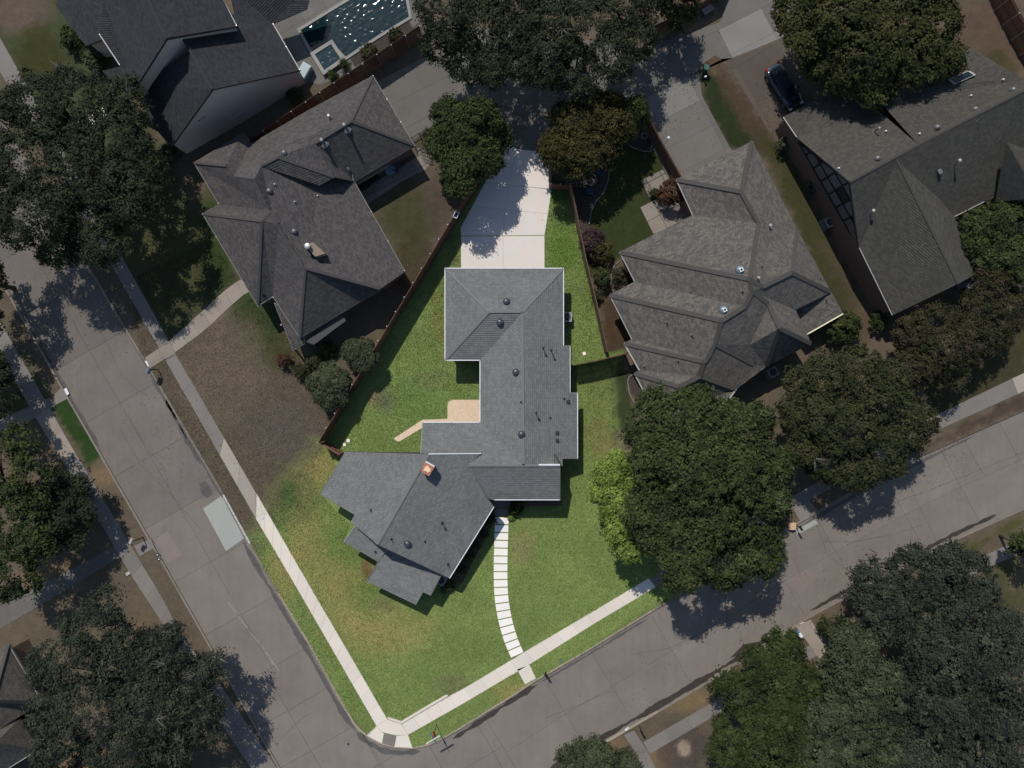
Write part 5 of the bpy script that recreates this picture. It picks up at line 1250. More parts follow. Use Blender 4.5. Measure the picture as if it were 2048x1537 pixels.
bd = sheet('planting_bed', [(700, 117), (818, 42), (828, 60), (710, 135)], .045, M['rockbed'], None); tag(bd, kind='stuff', label='strip of dark soil between the pool coping and the board fence', cat='soil')
def misc_box(name, label, cat, px, py, s, rz, mat, z=0.0, extra=None):
    c = W(px, py); o = thing(name, label, cat, (c.x, c.y, z)); MB().box((c.x, c.y, z + s[2] / 2), s, rz).make(extra or 'body', M[mat], o); return o
t = misc_box('pool_heater', 'pale blue grey cabinet at the house corner beside the spa', 'cabinet', 612, 150, (.9, 1.5, .9), R(-30), 'bluebox'); c = W(612, 150)
MB().box((c.x, c.y, .93), (.8, 1.3, .05), R(-30)).make('lid', M['ventblue'], t)

# ------------------------------------------------------------------ yard things
def ac_unit(px, py, rz, label, s=.85, h=.85):
    c = W(px, py); t = thing('ac_unit', label, 'air conditioner', c, 'air conditioners beside the houses')
    MB().box((c.x, c.y, h / 2), (s, s, h), rz).make('housing', M['ac'], t)
    MB().tube([(c.x, c.y, h - .02), (c.x, c.y, h + .01)], [s * .38, s * .38], 20).make('fan_well', M['acdark'], t)
    for k in range(5):
        a = k * math.pi / 5; d = Vector((math.cos(a), math.sin(a), 0)) * s * .37
        MB().bar(Vector((c.x, c.y, h + .02)) - d, Vector((c.x, c.y, h + .02)) + d, .015).make('guard_wire', M['ac'], t)
    fr = MB()
    for i in range(4):
        a0 = rz + math.pi / 4 + i * math.pi / 2; a1 = a0 + math.pi / 2; r_ = s * .68
        fr.bar((c.x + r_ * math.cos(a0), c.y + r_ * math.sin(a0), h + .02), (c.x + r_ * math.cos(a1), c.y + r_ * math.sin(a1), h + .02), .07, .05)
    fr.make('top_rim', M['offwhite'], t)
    MB().box((c.x, c.y, .03), (s + .25, s + .25, .07), rz).make('base_pad', M['dim_walk'], t)
    return t
ac_unit(1133, 636, 0, 'air conditioner in the shade of the east eave of the grey house')
ac_unit(884, 1156, R(-32), 'air conditioner in the corner between the angled roof and its lean-to')
ac_unit(1653, 448, R(28), 'pale rimmed air conditioner on the grass beside the timbered gable', .85, .9)
ac_unit(1540, 745, R(-60), 'air conditioner half hidden at the south edge of the multi hipped house')
# round table, cushioned chair and bench on the left neighbour's terrace
c = W(783, 345); t = thing('round_table', 'round pale blue table on the shaded stone terrace', 'table', c)
MB().tube([c + Vector((0, 0, .7)), c + Vector((0, 0, .74))], [.5, .5], 24).make('table_top', M['tabletop'], t); MB().tube([c, c + Vector((0, 0, .7))], [.05, .05], 8).make('pedestal', M['iron'], t); MB().tube([c, c + Vector((0, 0, .03))], [.3, .3], 14).make('foot', M['iron'], t)
def chair(px, py, rz, label, mat, s=(.6, .6), name='garden_chair', cat='chair', back=.85):
    c = W(px, py); t = thing(name, label, cat, c); u = Vector((math.cos(rz), math.sin(rz), 0)); v = Vector((-u.y, u.x, 0))
    MB().box((c.x, c.y, .42), (s[0], s[1], .1), rz).make('seat', M[mat], t)
    b = c - v * (s[1] / 2); MB().box((b.x, b.y, .62), (s[0], .08, back - .4), rz).make('backrest', M[mat], t)
    for i in (-1, 1):
        for j in (-1, 1):
            p = c + u * (i * s[0] * .44) + v * (j * s[1] * .44); MB().bar(p, p + Vector((0, 0, .4)), .04).make('leg', M['iron'], t)
        p = c + u * (i * s[0] * .5); MB().bar(p - v * s[1] * .45 + Vector((0, 0, .62)), p + v * s[1] * .4 + Vector((0, 0, .62)), .05).make('armrest', M[mat], t)
    return t
chair(794, 336, R(-25), 'grey cushioned lounge chair beside the round blue table', 'greyfab', (.6, 1.0))
chair(748, 362, R(32), 'dark slatted bench under the eave of the brown roofed house', 'iron', (1.2, .5), 'garden_bench', 'bench')
c = W(732, 372); misc_box('barbecue_grill', 'dark covered grill at the left end of the shaded terrace', 'grill', 728, 375, (.9, .5, .9), R(30), 'iron')
chair(1178, 386, R(10), 'dark blue chair near the fire pit in the gravel bed', 'bluefab')
chair(1200, 348, R(-40), 'dark blue chair beside the fire pit half under the yellowing tree', 'bluefab')
def stone_ring(px, py, r, label, name, cat):
    c = W(px, py); t = thing(name, label, cat, c)
    for k in range(14):
        a = 2 * math.pi * k / 14; MB().box((c.x + r * math.cos(a), c.y + r * math.sin(a), .12), (.16, r * .42, .26), a).make('stone', M['dim_walk'], t)
    MB().tube([c, c + Vector((0, 0, .1))], [r * .85, r * .85], 16).make('ash_bed', M['mulch'], t)
stone_ring(1180, 360, .55, 'round stone fire pit beside the blue chairs', 'fire_pit', 'fire pit')
stone_ring(1288, 273, .28, 'small pale stone ring in the dark gravel by the fence corner', 'tree_ring', 'planter')
for x, y, s, lb in ((1150, 372, .3, 'dark plant pot by the side fence nearest the fire pit'), (1160, 352, .25, 'small dark plant pot behind the fire pit')):
    c = W(x, y); t = thing('plant_pot', lb, 'plant pot', c); MB().tube([c, c + Vector((0, 0, .4))], [s * .7, s], 14).make('pot', M['darktrim'], t); MB().dome((c.x, c.y, .38), s * .9, .2, 12, 4).make('soil_mound', M['mulch'], t)
# solar lamp panel on the left fence
c = W(912, 430, 2.6); t = thing('solar_panel', 'small white framed solar panel mounted on top of the left fence', 'solar panel', (c.x, c.y, 2.45))
MB().bar((c.x, c.y, 2.0), (c.x, c.y, 2.6), .05).make('bracket', M['galv'], t); MB().box((c.x, c.y, 2.62), (.42, .6, .03), R(-25)).make('frame', M['white'], t); MB().box((c.x, c.y, 2.64), (.32, .48, .02), R(-25)).make('panel', M['glass'], t)

def mailbox(px, py, label, rz, mat, h=1.15, size=(.24, .52, .26), arm=True, post='iron', d=(.35, .1)):
    c = W(px, py); t = thing('mailbox', label, 'mailbox', c, 'mailboxes along the kerbs')
    MB().tube([c, c + Vector((0, 0, h)), c + Vector((d[0] * .3, d[1] * .3, h + .25)), c + Vector((d[0], d[1], h + .3))] if arm else [c, c + Vector((0, 0, h))], [.055] * (4 if arm else 2), 8).make('post', M[post], t)
    b = c + (Vector((d[0], d[1], h + .25)) if arm else Vector((0, 0, h + size[2] / 2)))
    mb = MB(); n = 8; L = size[1] / 2; u = Vector((math.cos(rz), math.sin(rz), 0)); v = Vector((-u.y, u.x, 0))
    prof = [(-size[0] / 2, -size[2] / 2), (size[0] / 2, -size[2] / 2), (size[0] / 2, .02)] + [(size[0] / 2 * math.cos(a), .02 + size[0] / 2 * math.sin(a)) for a in np.linspace(0, math.pi, 8)[1:-1]] + [(-size[0] / 2, .02)]
    k = len(prof); vs = [b + u * x + v * s * L + Vector((0, 0, z)) for s in (-1, 1) for x, z in prof]
    mb.add(vs, [tuple(range(k)), tuple(range(2 * k - 1, k - 1, -1))] + [(i, k + i, k + (i + 1) % k, (i + 1) % k) for i in range(k)])
    mb.make('box', M[mat], t)
    f = b - v * L * .99; MB().bar(f + u * size[0] * .52 + Vector((0, 0, 0)), f + u * size[0] * .52 + Vector((0, 0, .2)), .03).make('flag', M['red'], t)
    return t
mailbox(317, 740, 'grey mailbox on a bent black arm by the kerb near the curved front walk', R(-25), 'ventblue', 1.15, (.4, .55, .26), True, 'iron', (-.3, -.1))
mailbox(286, 1075, 'pale mailbox on a bent black arm by the far kerb', R(-25), 'offwhite', 1.15, (.3, .5, .26), True, 'iron', (-.38, -.05))
mailbox(1091, 1344, 'slim black mailbox post at the kerb by the lot walk', R(30), 'iron', .95, (.2, .42, .22), False, 'iron')
mailbox(1279, 1453, 'black mailbox post with a white cap across the street', R(30), 'iron', 1.15, (.2, .42, .22), False, 'iron')
c = W(1279, 1453); 
mailbox(1592, 1052, 'black mailbox with a cream cap beside the peach brick pier', R(30), 'iron', 1.1, (.2, .45, .25), False, 'iron')
c = W(1583, 1052); t = thing('brick_pier', 'low peach coloured brick pier under the edge of the big tree', 'brick pier', c)
for i in range(3):
    for j in range(4): MB().box((c.x + (i - 1) * .2, c.y + (j - 1.5) * .16, .18 + .05 * ((i + j) % 2)), (.19, .15, .36), 0).make('brick', M['peach'], t)
t = misc_box('recycling_bin', 'small blue white bin standing by the tan walk under the trees', 'bin', 1596, 1267, (.3, .45, .6), R(30), 'bluesign'); c = W(1596, 1267); MB().box((c.x, c.y, .62), (.32, .47, .05), R(30)).make('lid', M['white'], t)
for x, y, lb in ((315, 1110, 'small square meter cover in the dry verge, upper of the pair'), (318, 1119, 'small square meter cover in the dry verge, lower of the pair')):
    c = W(x, y); t = thing('meter_cover', lb, 'meter cover', c); MB().box((c.x, c.y, .015), (.36, .3, .03), R(-30)).make('plate', M['darktrim'], t); MB().tube([(c.x, c.y, .03), (c.x, c.y, .045)], [.06, .06], 10).make('lid', M['white'], t)
t = misc_box('utility_box', 'small pale utility lid in the grass beside the far sidewalk', 'utility box', 257, 1147, (.42, .3, .12), R(30), 'offwhite')
t = misc_box('valve_box', 'small grey round valve box in the verge right of the lot walk', 'utility box', 1121, 1322, (.3, .3, .08), R(30), 'ac')
# hydrant-like bin and pipe at the alley corner
c = W(1408, 143); t = thing('trash_bin', 'green wheeled bin at the corner of the alley and the narrow lawn', 'bin', c)
MB().tube([c, c + Vector((0, 0, .9))], [.22, .28], 12).make('body', M['greenbin'], t); MB().tube([c + Vector((0, 0, .9)), c + Vector((0, 0, .96))], [.31, .27], 12).make('lid', M['greenbin'], t)
c = W(1407, 160); t = thing('yard_tap', 'small black and white standpipe beside the pale concrete drive', 'standpipe', c); MB().tube([c, c + Vector((0, 0, .7))], [.06, .06], 8).make('pipe', M['iron'], t); MB().box((c.x, c.y, .74), (.22, .12, .08), .5).make('head', M['white'], t)
c = W(1328, 291); t = thing('wall_lamp', 'small white lamp on a short pole by the dark fence', 'lamp', c); MB().tube([c, c + Vector((0, 0, 2.1))], [.03, .03], 8).make('pole', M['galv'], t); MB().dome((c.x, c.y, 2.1), .14, .12, 12, 4).make('lamp_shade', M['white'], t)
c = W(1410, 60); misc_box('hot_tub', 'pale tub standing in the shaded yard above the alley', 'tub', 1413, 24, (1.1, .6, .5), R(35), 'ac')
# street sign at the corner
c = W(873, 1449); t = thing('street_sign', 'tall corner sign post with crossed blue name blades and a red plate', 'street sign', c)
MB().tube([c, c + Vector((0, 0, 3.1))], [.035, .03], 8).make('post', M['signpost'], t)
u = Vector((.87, .50, 0)).normalized(); v = Vector((-.5, .87, 0)).normalized()
for dd, z, mt, hl_ in ((u, 3.02, 'white', .72), (v, 2.8, 'bluesign', .6)):
    MB().bar(c - dd * hl_ + Vector((0, 0, z)), c + dd * hl_ + Vector((0, 0, z)), .03, .2).make('name_blade', M[mt], t)
k8 = [(math.cos(math.pi / 8 + i * math.pi / 4) * .4, math.sin(math.pi / 8 + i * math.pi / 4) * .4) for i in range(8)]
mb = MB(); vs = [c + v * a + Vector((0, 0, 2.2 + b)) + u * o_ for o_ in (.04, .06) for a, b in k8]
mb.add(vs, [tuple(range(8)), tuple(range(15, 7, -1))] + [(i, (i + 1) % 8, 8 + (i + 1) % 8, 8 + i) for i in range(8)]); mb.make('octagon_plate', M['red'], t)

# ------------------------------------------------------------------ parked car
def car(px0, py0, px1, py1, label):
    a, b = W(px0, py0), W(px1, py1); d = (b - a).normalized(); n = Vector((-d.y, d.x, 0)); L = 4.65; c = (a + b) / 2
    t = thing('parked_car', label, 'car', (c.x, c.y, 0))
    def P(x, y, z): return c + d * x + n * y + Vector((0, 0, z))
    hl = L / 2
    sec = [(-hl, .62, .38, .62), (-hl + .12, .80, .30, .84), (-hl + .5, .88, .24, .96), (-1.2, .90, .22, .98), (0, .90, .22, .94), (1.0, .90, .22, .92), (1.45, .88, .24, .86), (hl - .35, .82, .26, .72), (hl - .08, .68, .32, .58), (hl, .5, .38, .5)]
    mb = MB(); rows = []
    for x, hw, z0, z1 in sec:
        zs = (z0 + z1) / 2 + .08
        ring_ = [(-hw * .9, z0), (-hw, zs), (-hw * .93, z1 - .04), (-hw * .72, z1 + .0), (-hw * .35, z1 + .035), (0, z1 + .045), (hw * .35, z1 + .035), (hw * .72, z1), (hw * .93, z1 - .04), (hw, zs), (hw * .9, z0)]
        rows.append([P(x, y, z) for y, z in ring_])
    k = 11; vs = [p for r in rows for p in r]
    fs = [(i * k + j, i * k + j + 1, (i + 1) * k + j + 1, (i + 1) * k + j) for i in range(len(sec) - 1) for j in range(k - 1)] + [(i * k + k - 1, i * k, (i + 1) * k, (i + 1) * k + k - 1) for i in range(len(sec) - 1)]
    fs += [tuple(range(k)), tuple((len(sec) - 1) * k + j for j in range(k - 1, -1, -1))]
    body = mb.add(vs, fs).make('body', M['car'], t, True)
    # glasshouse
    gs = [(-1.95, .62, .95, .0), (-1.25, .66, .96, .40), (-.5, .68, .95, .46), (.35, .67, .93, .44), (1.25, .62, .90, .0)]
    vs = []; 
    for x, hw, z, h in gs:
        tw = hw - h * .28; vs += [P(x, -hw - .1 * (h > 0), z), P(x, -tw, z + h), P(x, -tw * .5, z + h + .03 * (h > 0)), P(x, 0, z + h + .045 * (h > 0)), P(x, tw * .5, z + h + .03 * (h > 0)), P(x, tw, z + h), P(x, hw + .1 * (h > 0), z)]
    k = 7; fs = [(i * k + j, i * k + j + 1, (i + 1) * k + j + 1, (i + 1) * k + j) for i in range(4) for j in range(k - 1)]
    MB().add(vs, fs).make('windows', M['glass'], t, True)
    vs = []
    for x, h, tw in ((-1.28, .40, .52), (-.5, .46, .55), (.40, .435, .52)):
        zz = .965 if x < 0 else .94
        vs += [P(x, -tw, zz + h), P(x, -tw * .5, zz + h + .03), P(x, 0, zz + h + .045), P(x, tw * .5, zz + h + .03), P(x, tw, zz + h)]
    fs = [(i * 5 + j, i * 5 + j + 1, (i + 1) * 5 + j + 1, (i + 1) * 5 + j) for i in range(2) for j in range(4)]
    MB().add([v_ + Vector((0, 0, .012)) for v_ in vs], fs).make('roof', M['car'], t, True)
    for s in (-1, 1):
        for x in (-1.4, 1.42):
            w_ = MB().tube([P(x, s * .70, .32), P(x, s * .90, .32)], [.32, .32], 20).make('wheel', M['tyre'], t)
            MB().tube([P(x, s * .895, .32), P(x, s * .915, .32)], [.2, .2], 14).make('rim', M['rim'], w_)
        MB().box(P(.75, s * .98, 1.0), (.14, .22, .14), math.atan2(d.y, d.x)).make('mirror', M['car'], t)
        MB().box(P(-hl + .12, s * .66, .8), (.16, .28, .14), math.atan2(d.y, d.x)).make('tail_light', M['lens'], t)
        MB().box(P(hl - .26, s * .62, .64), (.3, .26, .1), math.atan2(d.y, d.x) - s * .35).make('headlight', M['lens2'], t)
    MB().box(P(-hl + .01, 0, .6), (.03, .4, .12), math.atan2(d.y, d.x)).make('number_plate', M['offwhite'], t)
    return t
car(1537, 138, 1590, 222, 'dark blue saloon parked on the brown concrete drive under the olive tree')

# ------------------------------------------------------------------ trees and shrubs
LM = dict(
 oak=leaf_mat('live_oak_leaves', [(0.016, 0.021, 0.012), (0.027, 0.033, 0.018), (0.038, 0.045, 0.024), (0.055, 0.062, 0.036)], .15, .5),
 grey=leaf_mat('grey_olive_leaves', [(0.016, 0.021, 0.015), (0.030, 0.037, 0.026), (0.050, 0.058, 0.038), (0.072, 0.08, 0.055)], .15, .5),
 dark=leaf_mat('deep_green_leaves', [(0.022, 0.031, 0.012), (0.038, 0.050, 0.018), (0.062, 0.076, 0.028), (0.098, 0.110, 0.046)], .2, .5),
 green=leaf_mat('mid_green_leaves', [(0.018, 0.028, 0.010), (0.032, 0.043, 0.014), (0.052, 0.064, 0.022), (0.078, 0.085, 0.034)], .2),
 bright=leaf_mat('bright_green_leaves', [(0.10, 0.15, 0.03), (0.15, 0.22, 0.045), (0.22, 0.30, 0.07), (0.33, 0.38, 0.12)], .3),
 olive=leaf_mat('olive_leaves', [(0.022, 0.027, 0.009), (0.037, 0.043, 0.014), (0.058, 0.060, 0.022), (0.09, 0.074, 0.035)], .2),
 yellow=leaf_mat('yellowing_leaves', [(0.022, 0.026, 0.008), (0.042, 0.041, 0.014), (0.068, 0.060, 0.022), (0.125, 0.092, 0.034)], .25),
 myrtle=leaf_mat('pink_tinged_leaves', [(0.020, 0.026, 0.010), (0.034, 0.037, 0.016), (0.056, 0.046, 0.028), (0.095, 0.055, 0.052)], .2),
 rust=leaf_mat('rust_tinged_leaves', [(0.022, 0.028, 0.012), (0.036, 0.042, 0.018), (0.054, 0.055, 0.026), (0.082, 0.068, 0.042)], .2),
 red=leaf_mat('red_brown_leaves', [(0.035, 0.018, 0.010), (0.07, 0.035, 0.02), (0.11, 0.055, 0.03), (0.05, 0.05, 0.02)], .2),
 purple=leaf_mat('purple_leaves', [(0.03, 0.018, 0.020), (0.055, 0.03, 0.032), (0.09, 0.05, 0.05), (0.05, 0.05, 0.02)], .2),
 shrub=leaf_mat('shrub_leaves', [(0.028, 0.036, 0.018), (0.050, 0.060, 0.032), (0.075, 0.086, 0.048), (0.11, 0.12, 0.075)], .2))
def leaf_mesh(name, C, N, S, mat, parent, asp=0.55):
    """diamond leaf faces: centres C, normals N, sizes S"""
    n = len(C); r = rng.normal(size=(n, 3)); t = np.cross(N, r); t /= np.linalg.norm(t, axis=1)[:, None] + 1e-9
    b = np.cross(N, t)
    a = t * S[:, None]; c = b * (S * asp)[:, None]
    V_ = np.stack([C - a, C - c, C + a, C + c], 1).reshape(-1, 3).astype(np.float32)
    off = wloc(parent) if parent is not None else Vector((0, 0, 0)); V_ -= np.array(off, dtype=np.float32)
    me = bpy.data.meshes.new(name); me.vertices.add(4 * n); me.vertices.foreach_set('co', V_.ravel())
    me.loops.add(4 * n); me.loops.foreach_set('vertex_index', np.arange(4 * n, dtype=np.int32)); me.polygons.add(n)
    me.polygons.foreach_set('loop_start', np.arange(0, 4 * n, 4, dtype=np.int32)); me.update(calc_edges=True)
    at = me.attributes.new('rnd', 'FLOAT', 'FACE'); 
    return me, at
def foliage(name, lobes, n_cl, per, cr, ls, mat, parent, up_bias=.5, spike=0.0, zmin=.3):
    """leaf clumps over the lobes' shells.  lobes: (centre Vector, rx, rz)"""
    cen = np.array([tuple(l[0]) for l in lobes]); rx = np.array([l[1] for l in lobes]); rz = np.array([l[2] for l in lobes])
    wgt = rx ** 2 / np.sum(rx ** 2); idx = rng.choice(len(lobes), n_cl * 3, p=wgt)
    d = rng.normal(size=(len(idx), 3)); d[:, 2] = np.abs(d[:, 2]) * 1.1 - .35; d /= np.linalg.norm(d, axis=1)[:, None]
    rad = rng.uniform(.70, 1.0, len(idx)) ** .6; fly = rng.random(len(idx)) < .16; rad = np.where(fly, rng.uniform(1.0, 1.22, len(idx)), rad)
    sc3 = np.stack([rx[idx], rx[idx], rz[idx]], 1) * rad[:, None]
    P = cen[idx] + d * sc3
    # drop clumps buried inside another lobe
    deep = np.zeros(len(P), bool)
    for i in range(len(lobes)):
        q = (P - cen[i]) / np.array([rx[i], rx[i], rz[i]]); deep |= (np.linalg.norm(q, axis=1) < .72) & (idx != i)
    keep = np.where(~deep)[0][:n_cl]; P = P[keep]; d = d[keep]; nc = len(P)
    crs = cr * rng.uniform(.5, 1.35, nc) * np.where(fly[keep], .65, 1.0)
    e = rng.normal(size=(nc, per, 3)); e /= np.linalg.norm(e, axis=2)[..., None]
    e *= (rng.random((nc, per, 1)) ** .6); e[..., 2] *= .6; st_ax = rng.normal(size=(nc, 1, 3)); st_ax[..., 2] *= .3; st_ax /= np.linalg.norm(st_ax, axis=2)[..., None]; e += st_ax * (np.sum(e * st_ax, axis=2, keepdims=True)) * .55
    C = (P[:, None, :] + e * crs[:, None, None]).reshape(-1, 3)
    N = (np.repeat(d, per, 0) * .5 + e.reshape(-1, 3) * .6 + np.array([0, 0, up_bias]) + rng.normal(size=(nc * per, 3)) * .45)
    N /= np.linalg.norm(N, axis=1)[:, None]
    ok = C[:, 2] > zmin; C = C[ok]; N = N[ok]
    S = ls * rng.uniform(.6, 1.4, len(C))
    me, at = leaf_mesh(name, C, N, S, mat, parent)
    base = np.repeat(np.clip(rng.normal(.45, .2, nc), 0, 1), per)[ok]
    v = np.clip(base * .9 + rng.normal(0, .13, len(C)), 0, 1).astype(np.float32)
    at.data.foreach_set('value', v); me.materials.append(LM[mat] if isinstance(mat, str) else mat)
    o = bpy.data.objects.new(name, me); COL.objects.link(o)
    if parent is not None: o.parent = parent
    return o, P
def tree(label, px, py, rpx, htop, kind, seed, n_l=9, dens=1.0, sx=1.0, sy=1.0, ls=.16, cr=.62, name='tree', grp=None, lobes_px=None, per=52, loose=0.0, cat='tree', bare=0):
    """px,py,rpx: crown centre and radius in photo pixels; the crown stands above its trunk"""
    rr = random.Random(seed); zc = htop * .62; c = W(px, py, zc); Rw = rpx * (H - zc) / F
    base = Vector((c.x, c.y, 0)); t = thing(name, label, cat, base, grp)
    lobes = []
    if lobes_px:
        for x, y, r_ in lobes_px:
            zl = zc + rr.uniform(-.1, .12) * htop; q = W(x, y, zl); rw = r_ * (H - zl) / F
            lobes.append((q, rw * .86, min(rw * .7, htop * .36)))
            for k in range(5):
                a = rr.uniform(0, 6.28); lobes.append((q + Vector((math.cos(a) * rw * .68, math.sin(a) * rw * .68, rr.uniform(-.25, .25) * rw)), rw * rr.uniform(.28, .48), rw * .36))
    else:
        lobes.append((c + Vector((0, 0, .06 * htop)), Rw * .62, htop * .34))
        for k in range(n_l):
            a = 6.283 * (k + rr.uniform(-.3, .3)) / n_l; q = rr.uniform(.52, .70); r_ = Rw * rr.uniform(.27, .42)
            lobes.append((c + Vector((math.cos(a) * Rw * q * sx, math.sin(a) * Rw * q * sy, rr.uniform(-.16, .06) * htop)), r_, min(r_ * .85, htop * .3)))
        for k in range(n_l // 2):
            a = rr.uniform(0, 6.28); q = rr.uniform(.15, .45); r_ = Rw * rr.uniform(.25, .38)
            lobes.append((c + Vector((math.cos(a) * Rw * q * sx, math.sin(a) * Rw * q * sy, rr.uniform(.02, .14) * htop)), r_, r_ * .8))
    ar = sum(l[1] ** 2 for l in lobes) * 3.14
    ncl = int(ar * 2.7 * dens * (.62 / cr) ** 2)
    cw, P_ = foliage('crown', lobes, ncl, per, cr, ls * .86, kind, t, zmin=.8 + .1 * htop)
    mb = MB(); th_ = max(.12, Rw * .055)
    mb.tube([base - Vector((0, 0, .2)), base + Vector((0, 0, htop * .18)), base + Vector((rr.uniform(-.2, .2), rr.uniform(-.2, .2), htop * .42))], [th_ * 1.35, th_, th_ * .8], 9); mb.make('trunk', M['bark'], t, True)
    fork = base + Vector((0, 0, htop * .36))
    for i, l in enumerate(lobes[1:9]):
        m_ = fork.lerp(l[0], .55) + Vector((rr.uniform(-.3, .3), rr.uniform(-.3, .3), htop * .05))
        lb = MB().tube([fork, m_, l[0] + Vector((0, 0, l[2] * .3))], [th_ * .55, th_ * .34, th_ * .12], 6)
        for k in range(3):
            e_ = l[0] + Vector((rr.uniform(-1, 1), rr.uniform(-1, 1), rr.uniform(.2, .9))) * l[1] * .7; lb.tube([m_, m_.lerp(e_, .5) + Vector((0, 0, .1)), e_], [th_ * .22, th_ * .13, th_ * .05], 5)
        lb.make('limb', M['bark'], t)
    if bare:
        for k in range(bare):
            l = rr.choice(lobes); a = rr.uniform(0, 6.28); s = l[0] + Vector((math.cos(a) * l[1] * .5, math.sin(a) * l[1] * .5, l[2] * .75)); tw = MB()
            for j in range(6):
                b_ = a + rr.uniform(-1, 1); e_ = s + Vector((math.cos(b_), math.sin(b_), .35)) * rr.uniform(.5, 1.2); tw.tube([s, s.lerp(e_, .5) + Vector((0, 0, .08)), e_], [.03, .018, .006], 4)
            tw.make('bare_twigs', M['galvtwig'], t)
    return t
M['galvtwig'] = plain('bare_grey_twigs', (0.14, 0.125, 0.11), .95)
def shrub(label, px, py, rpx, h, kind, seed, ls=.08, cr=.3, dens=1.3, name='shrub', grp=None, per=40, cat='shrub'):
    rr = random.Random(seed); c = W(px, py, h * .6); Rw = rpx * (H - h * .6) / F; base = Vector((c.x, c.y, 0)); t = thing(name, label, cat, base, grp)
    lobes = [(c, Rw * .8, h * .4)] + [(c + Vector((math.cos(a) * Rw * .5, math.sin(a) * Rw * .5, -h * .1)), Rw * rr.uniform(.4, .52), h * .34) for a in [rr.uniform(0, 1) + k * 1.26 for k in range(5)]]
    ar = sum(l[1] ** 2 for l in lobes) * 3.14
    foliage('foliage', lobes, int(max(14, ar * 7 * dens * (.3 / cr) ** 2)), per, cr, ls, kind, t, zmin=.05)
    st = MB()
    for k in range(5):
        a = k * 1.26 + rr.random(); st.tube([base, base + Vector((math.cos(a) * Rw * .3, math.sin(a) * Rw * .3, h * .4)), base + Vector((math.cos(a) * Rw * .5, math.sin(a) * Rw * .5, h * .7))], [.05, .035, .015], 5)
    st.make('stem', M['bark'], t); return t

T = tree
T('huge dark live oak over the upper end of the left street', 160, 330, 190, 11, 'oak', 1, lobes_px=[(80, 215, 75), (175, 215, 75), (225, 290, 70), (60, 330, 85), (160, 340, 90), (250, 390, 62), (80, 430, 80), (175, 455, 70), (270, 330, 60), (120, 500, 42), (0, 260, 70), (0, 400, 60), (150, 180, 40), (250, 200, 40), (205, 500, 35)], ls=.13, cr=.6, dens=1.15, bare=5)
T('leafy green tree at the left edge above the shaded walk', 20, 1050, 110, 8.5, 'dark', 2, lobes_px=[(10, 930, 60), (55, 960, 40), (20, 1050, 80), (75, 1080, 40), (10, 1140, 60), (60, 1010, 36), (40, 880, 35)], ls=.15)
T('dark dense tree behind the leafy one at the left edge', 135, 1010, 70, 6.2, 'oak', 44, ls=.14, cr=.5, lobes_px=[(105, 965, 30), (140, 985, 34), (160, 1030, 30), (120, 1040, 38), (85, 1000, 32), (150, 1075, 24), (95, 1080, 30)])
T('broad olive grey tree over the lower left sidewalk', 255, 1380, 190, 10.5, 'grey', 3, lobes_px=[(190, 1260, 60), (150, 1330, 70), (250, 1330, 70), (330, 1300, 45), (380, 1360, 50), (300, 1420, 75), (190, 1430, 80), (110, 1430, 60), (120, 1500, 60), (400, 1440, 50), (240, 1500, 70), (340, 1490, 50), (90, 1330, 40), (210, 1210, 34), (430, 1330, 24)], ls=.12, cr=.55, dens=1.0, bare=6)
T('small bright green tree at the bottom edge under the olive grey tree', 322, 1530, 55, 6, 'green', 4, ls=.14, cr=.45)
T('large dark oak spreading over the shaded alley, left half', 960, 60, 120, 11, 'oak', 5, lobes_px=[(900, 30, 62), (880, 90, 38), (960, 60, 70), (930, 120, 46), (985, 130, 40), (1040, 70, 50), (1050, 130, 40), (1030, 20, 60), (980, -30, 60), (1010, 100, 45)], ls=.13, cr=.58, dens=1.1, bare=4)
T('large dark oak spreading over the shaded alley, right half', 1180, 70, 120, 11, 'oak', 6, lobes_px=[(1090, 110, 60), (1150, 140, 55), (1110, 50, 60), (1180, 60, 65), (1240, 20, 60), (1220, 110, 50), (1270, 80, 45), (1100, -20, 60), (1280, 0, 50)], ls=.13, cr=.58, dens=1.1, bare=6)
T('small olive tree at the top edge right of the alley oak', 1360, 0, 50, 7, 'olive', 7, ls=.14, cr=.5)
T('round green tree between the brown roofed house and the driveway', 938, 285, 84, 7.5, 'green', 8, n_l=11, lobes_px=[(935, 275, 60), (900, 240, 38), (960, 235, 40), (985, 280, 34), (890, 290, 38), (930, 335, 40), (965, 320, 36), (925, 375, 20), (905, 350, 26)], ls=.15, cr=.5, dens=1.3)
T('yellowing tree beside the top of the driveway', 1170, 275, 88, 7, 'yellow', 9, lobes_px=[(1150, 250, 50), (1190, 230, 50), (1120, 290, 40), (1170, 300, 55), (1215, 285, 42), (1105, 310, 28), (1160, 335, 28), (1230, 250, 34)], ls=.13, cr=.5, dens=1.15, bare=3)
T('small vivid green tree beside the yellowing tree', 1268, 228, 38, 5.5, 'green', 10, ls=.13, cr=.42)
T('wide olive crowned tree behind the parked car', 1728, 80, 185, 9.5, 'olive', 11, lobes_px=[(1622, 45, 58), (1600, 85, 30), (1585, 20, 36), (1680, 40, 75), (1660, 130, 50), (1740, 100, 75), (1780, 30, 80), (1820, 110, 65), (1860, 50, 60), (1880, 120, 40), (1750, 170, 40), (1700, -10, 70), (1840, -10, 60), (1620, 0, 50)], ls=.17, cr=.6, dens=1.15)
T('dense green tree at the right edge beside the timbered house', 2000, 485, 80, 6.5, 'dark', 12, lobes_px=[(1975, 450, 42), (2030, 450, 50), (1990, 510, 48), (2050, 520, 50), (1955, 490, 30)], ls=.13, cr=.45, dens=1.2)
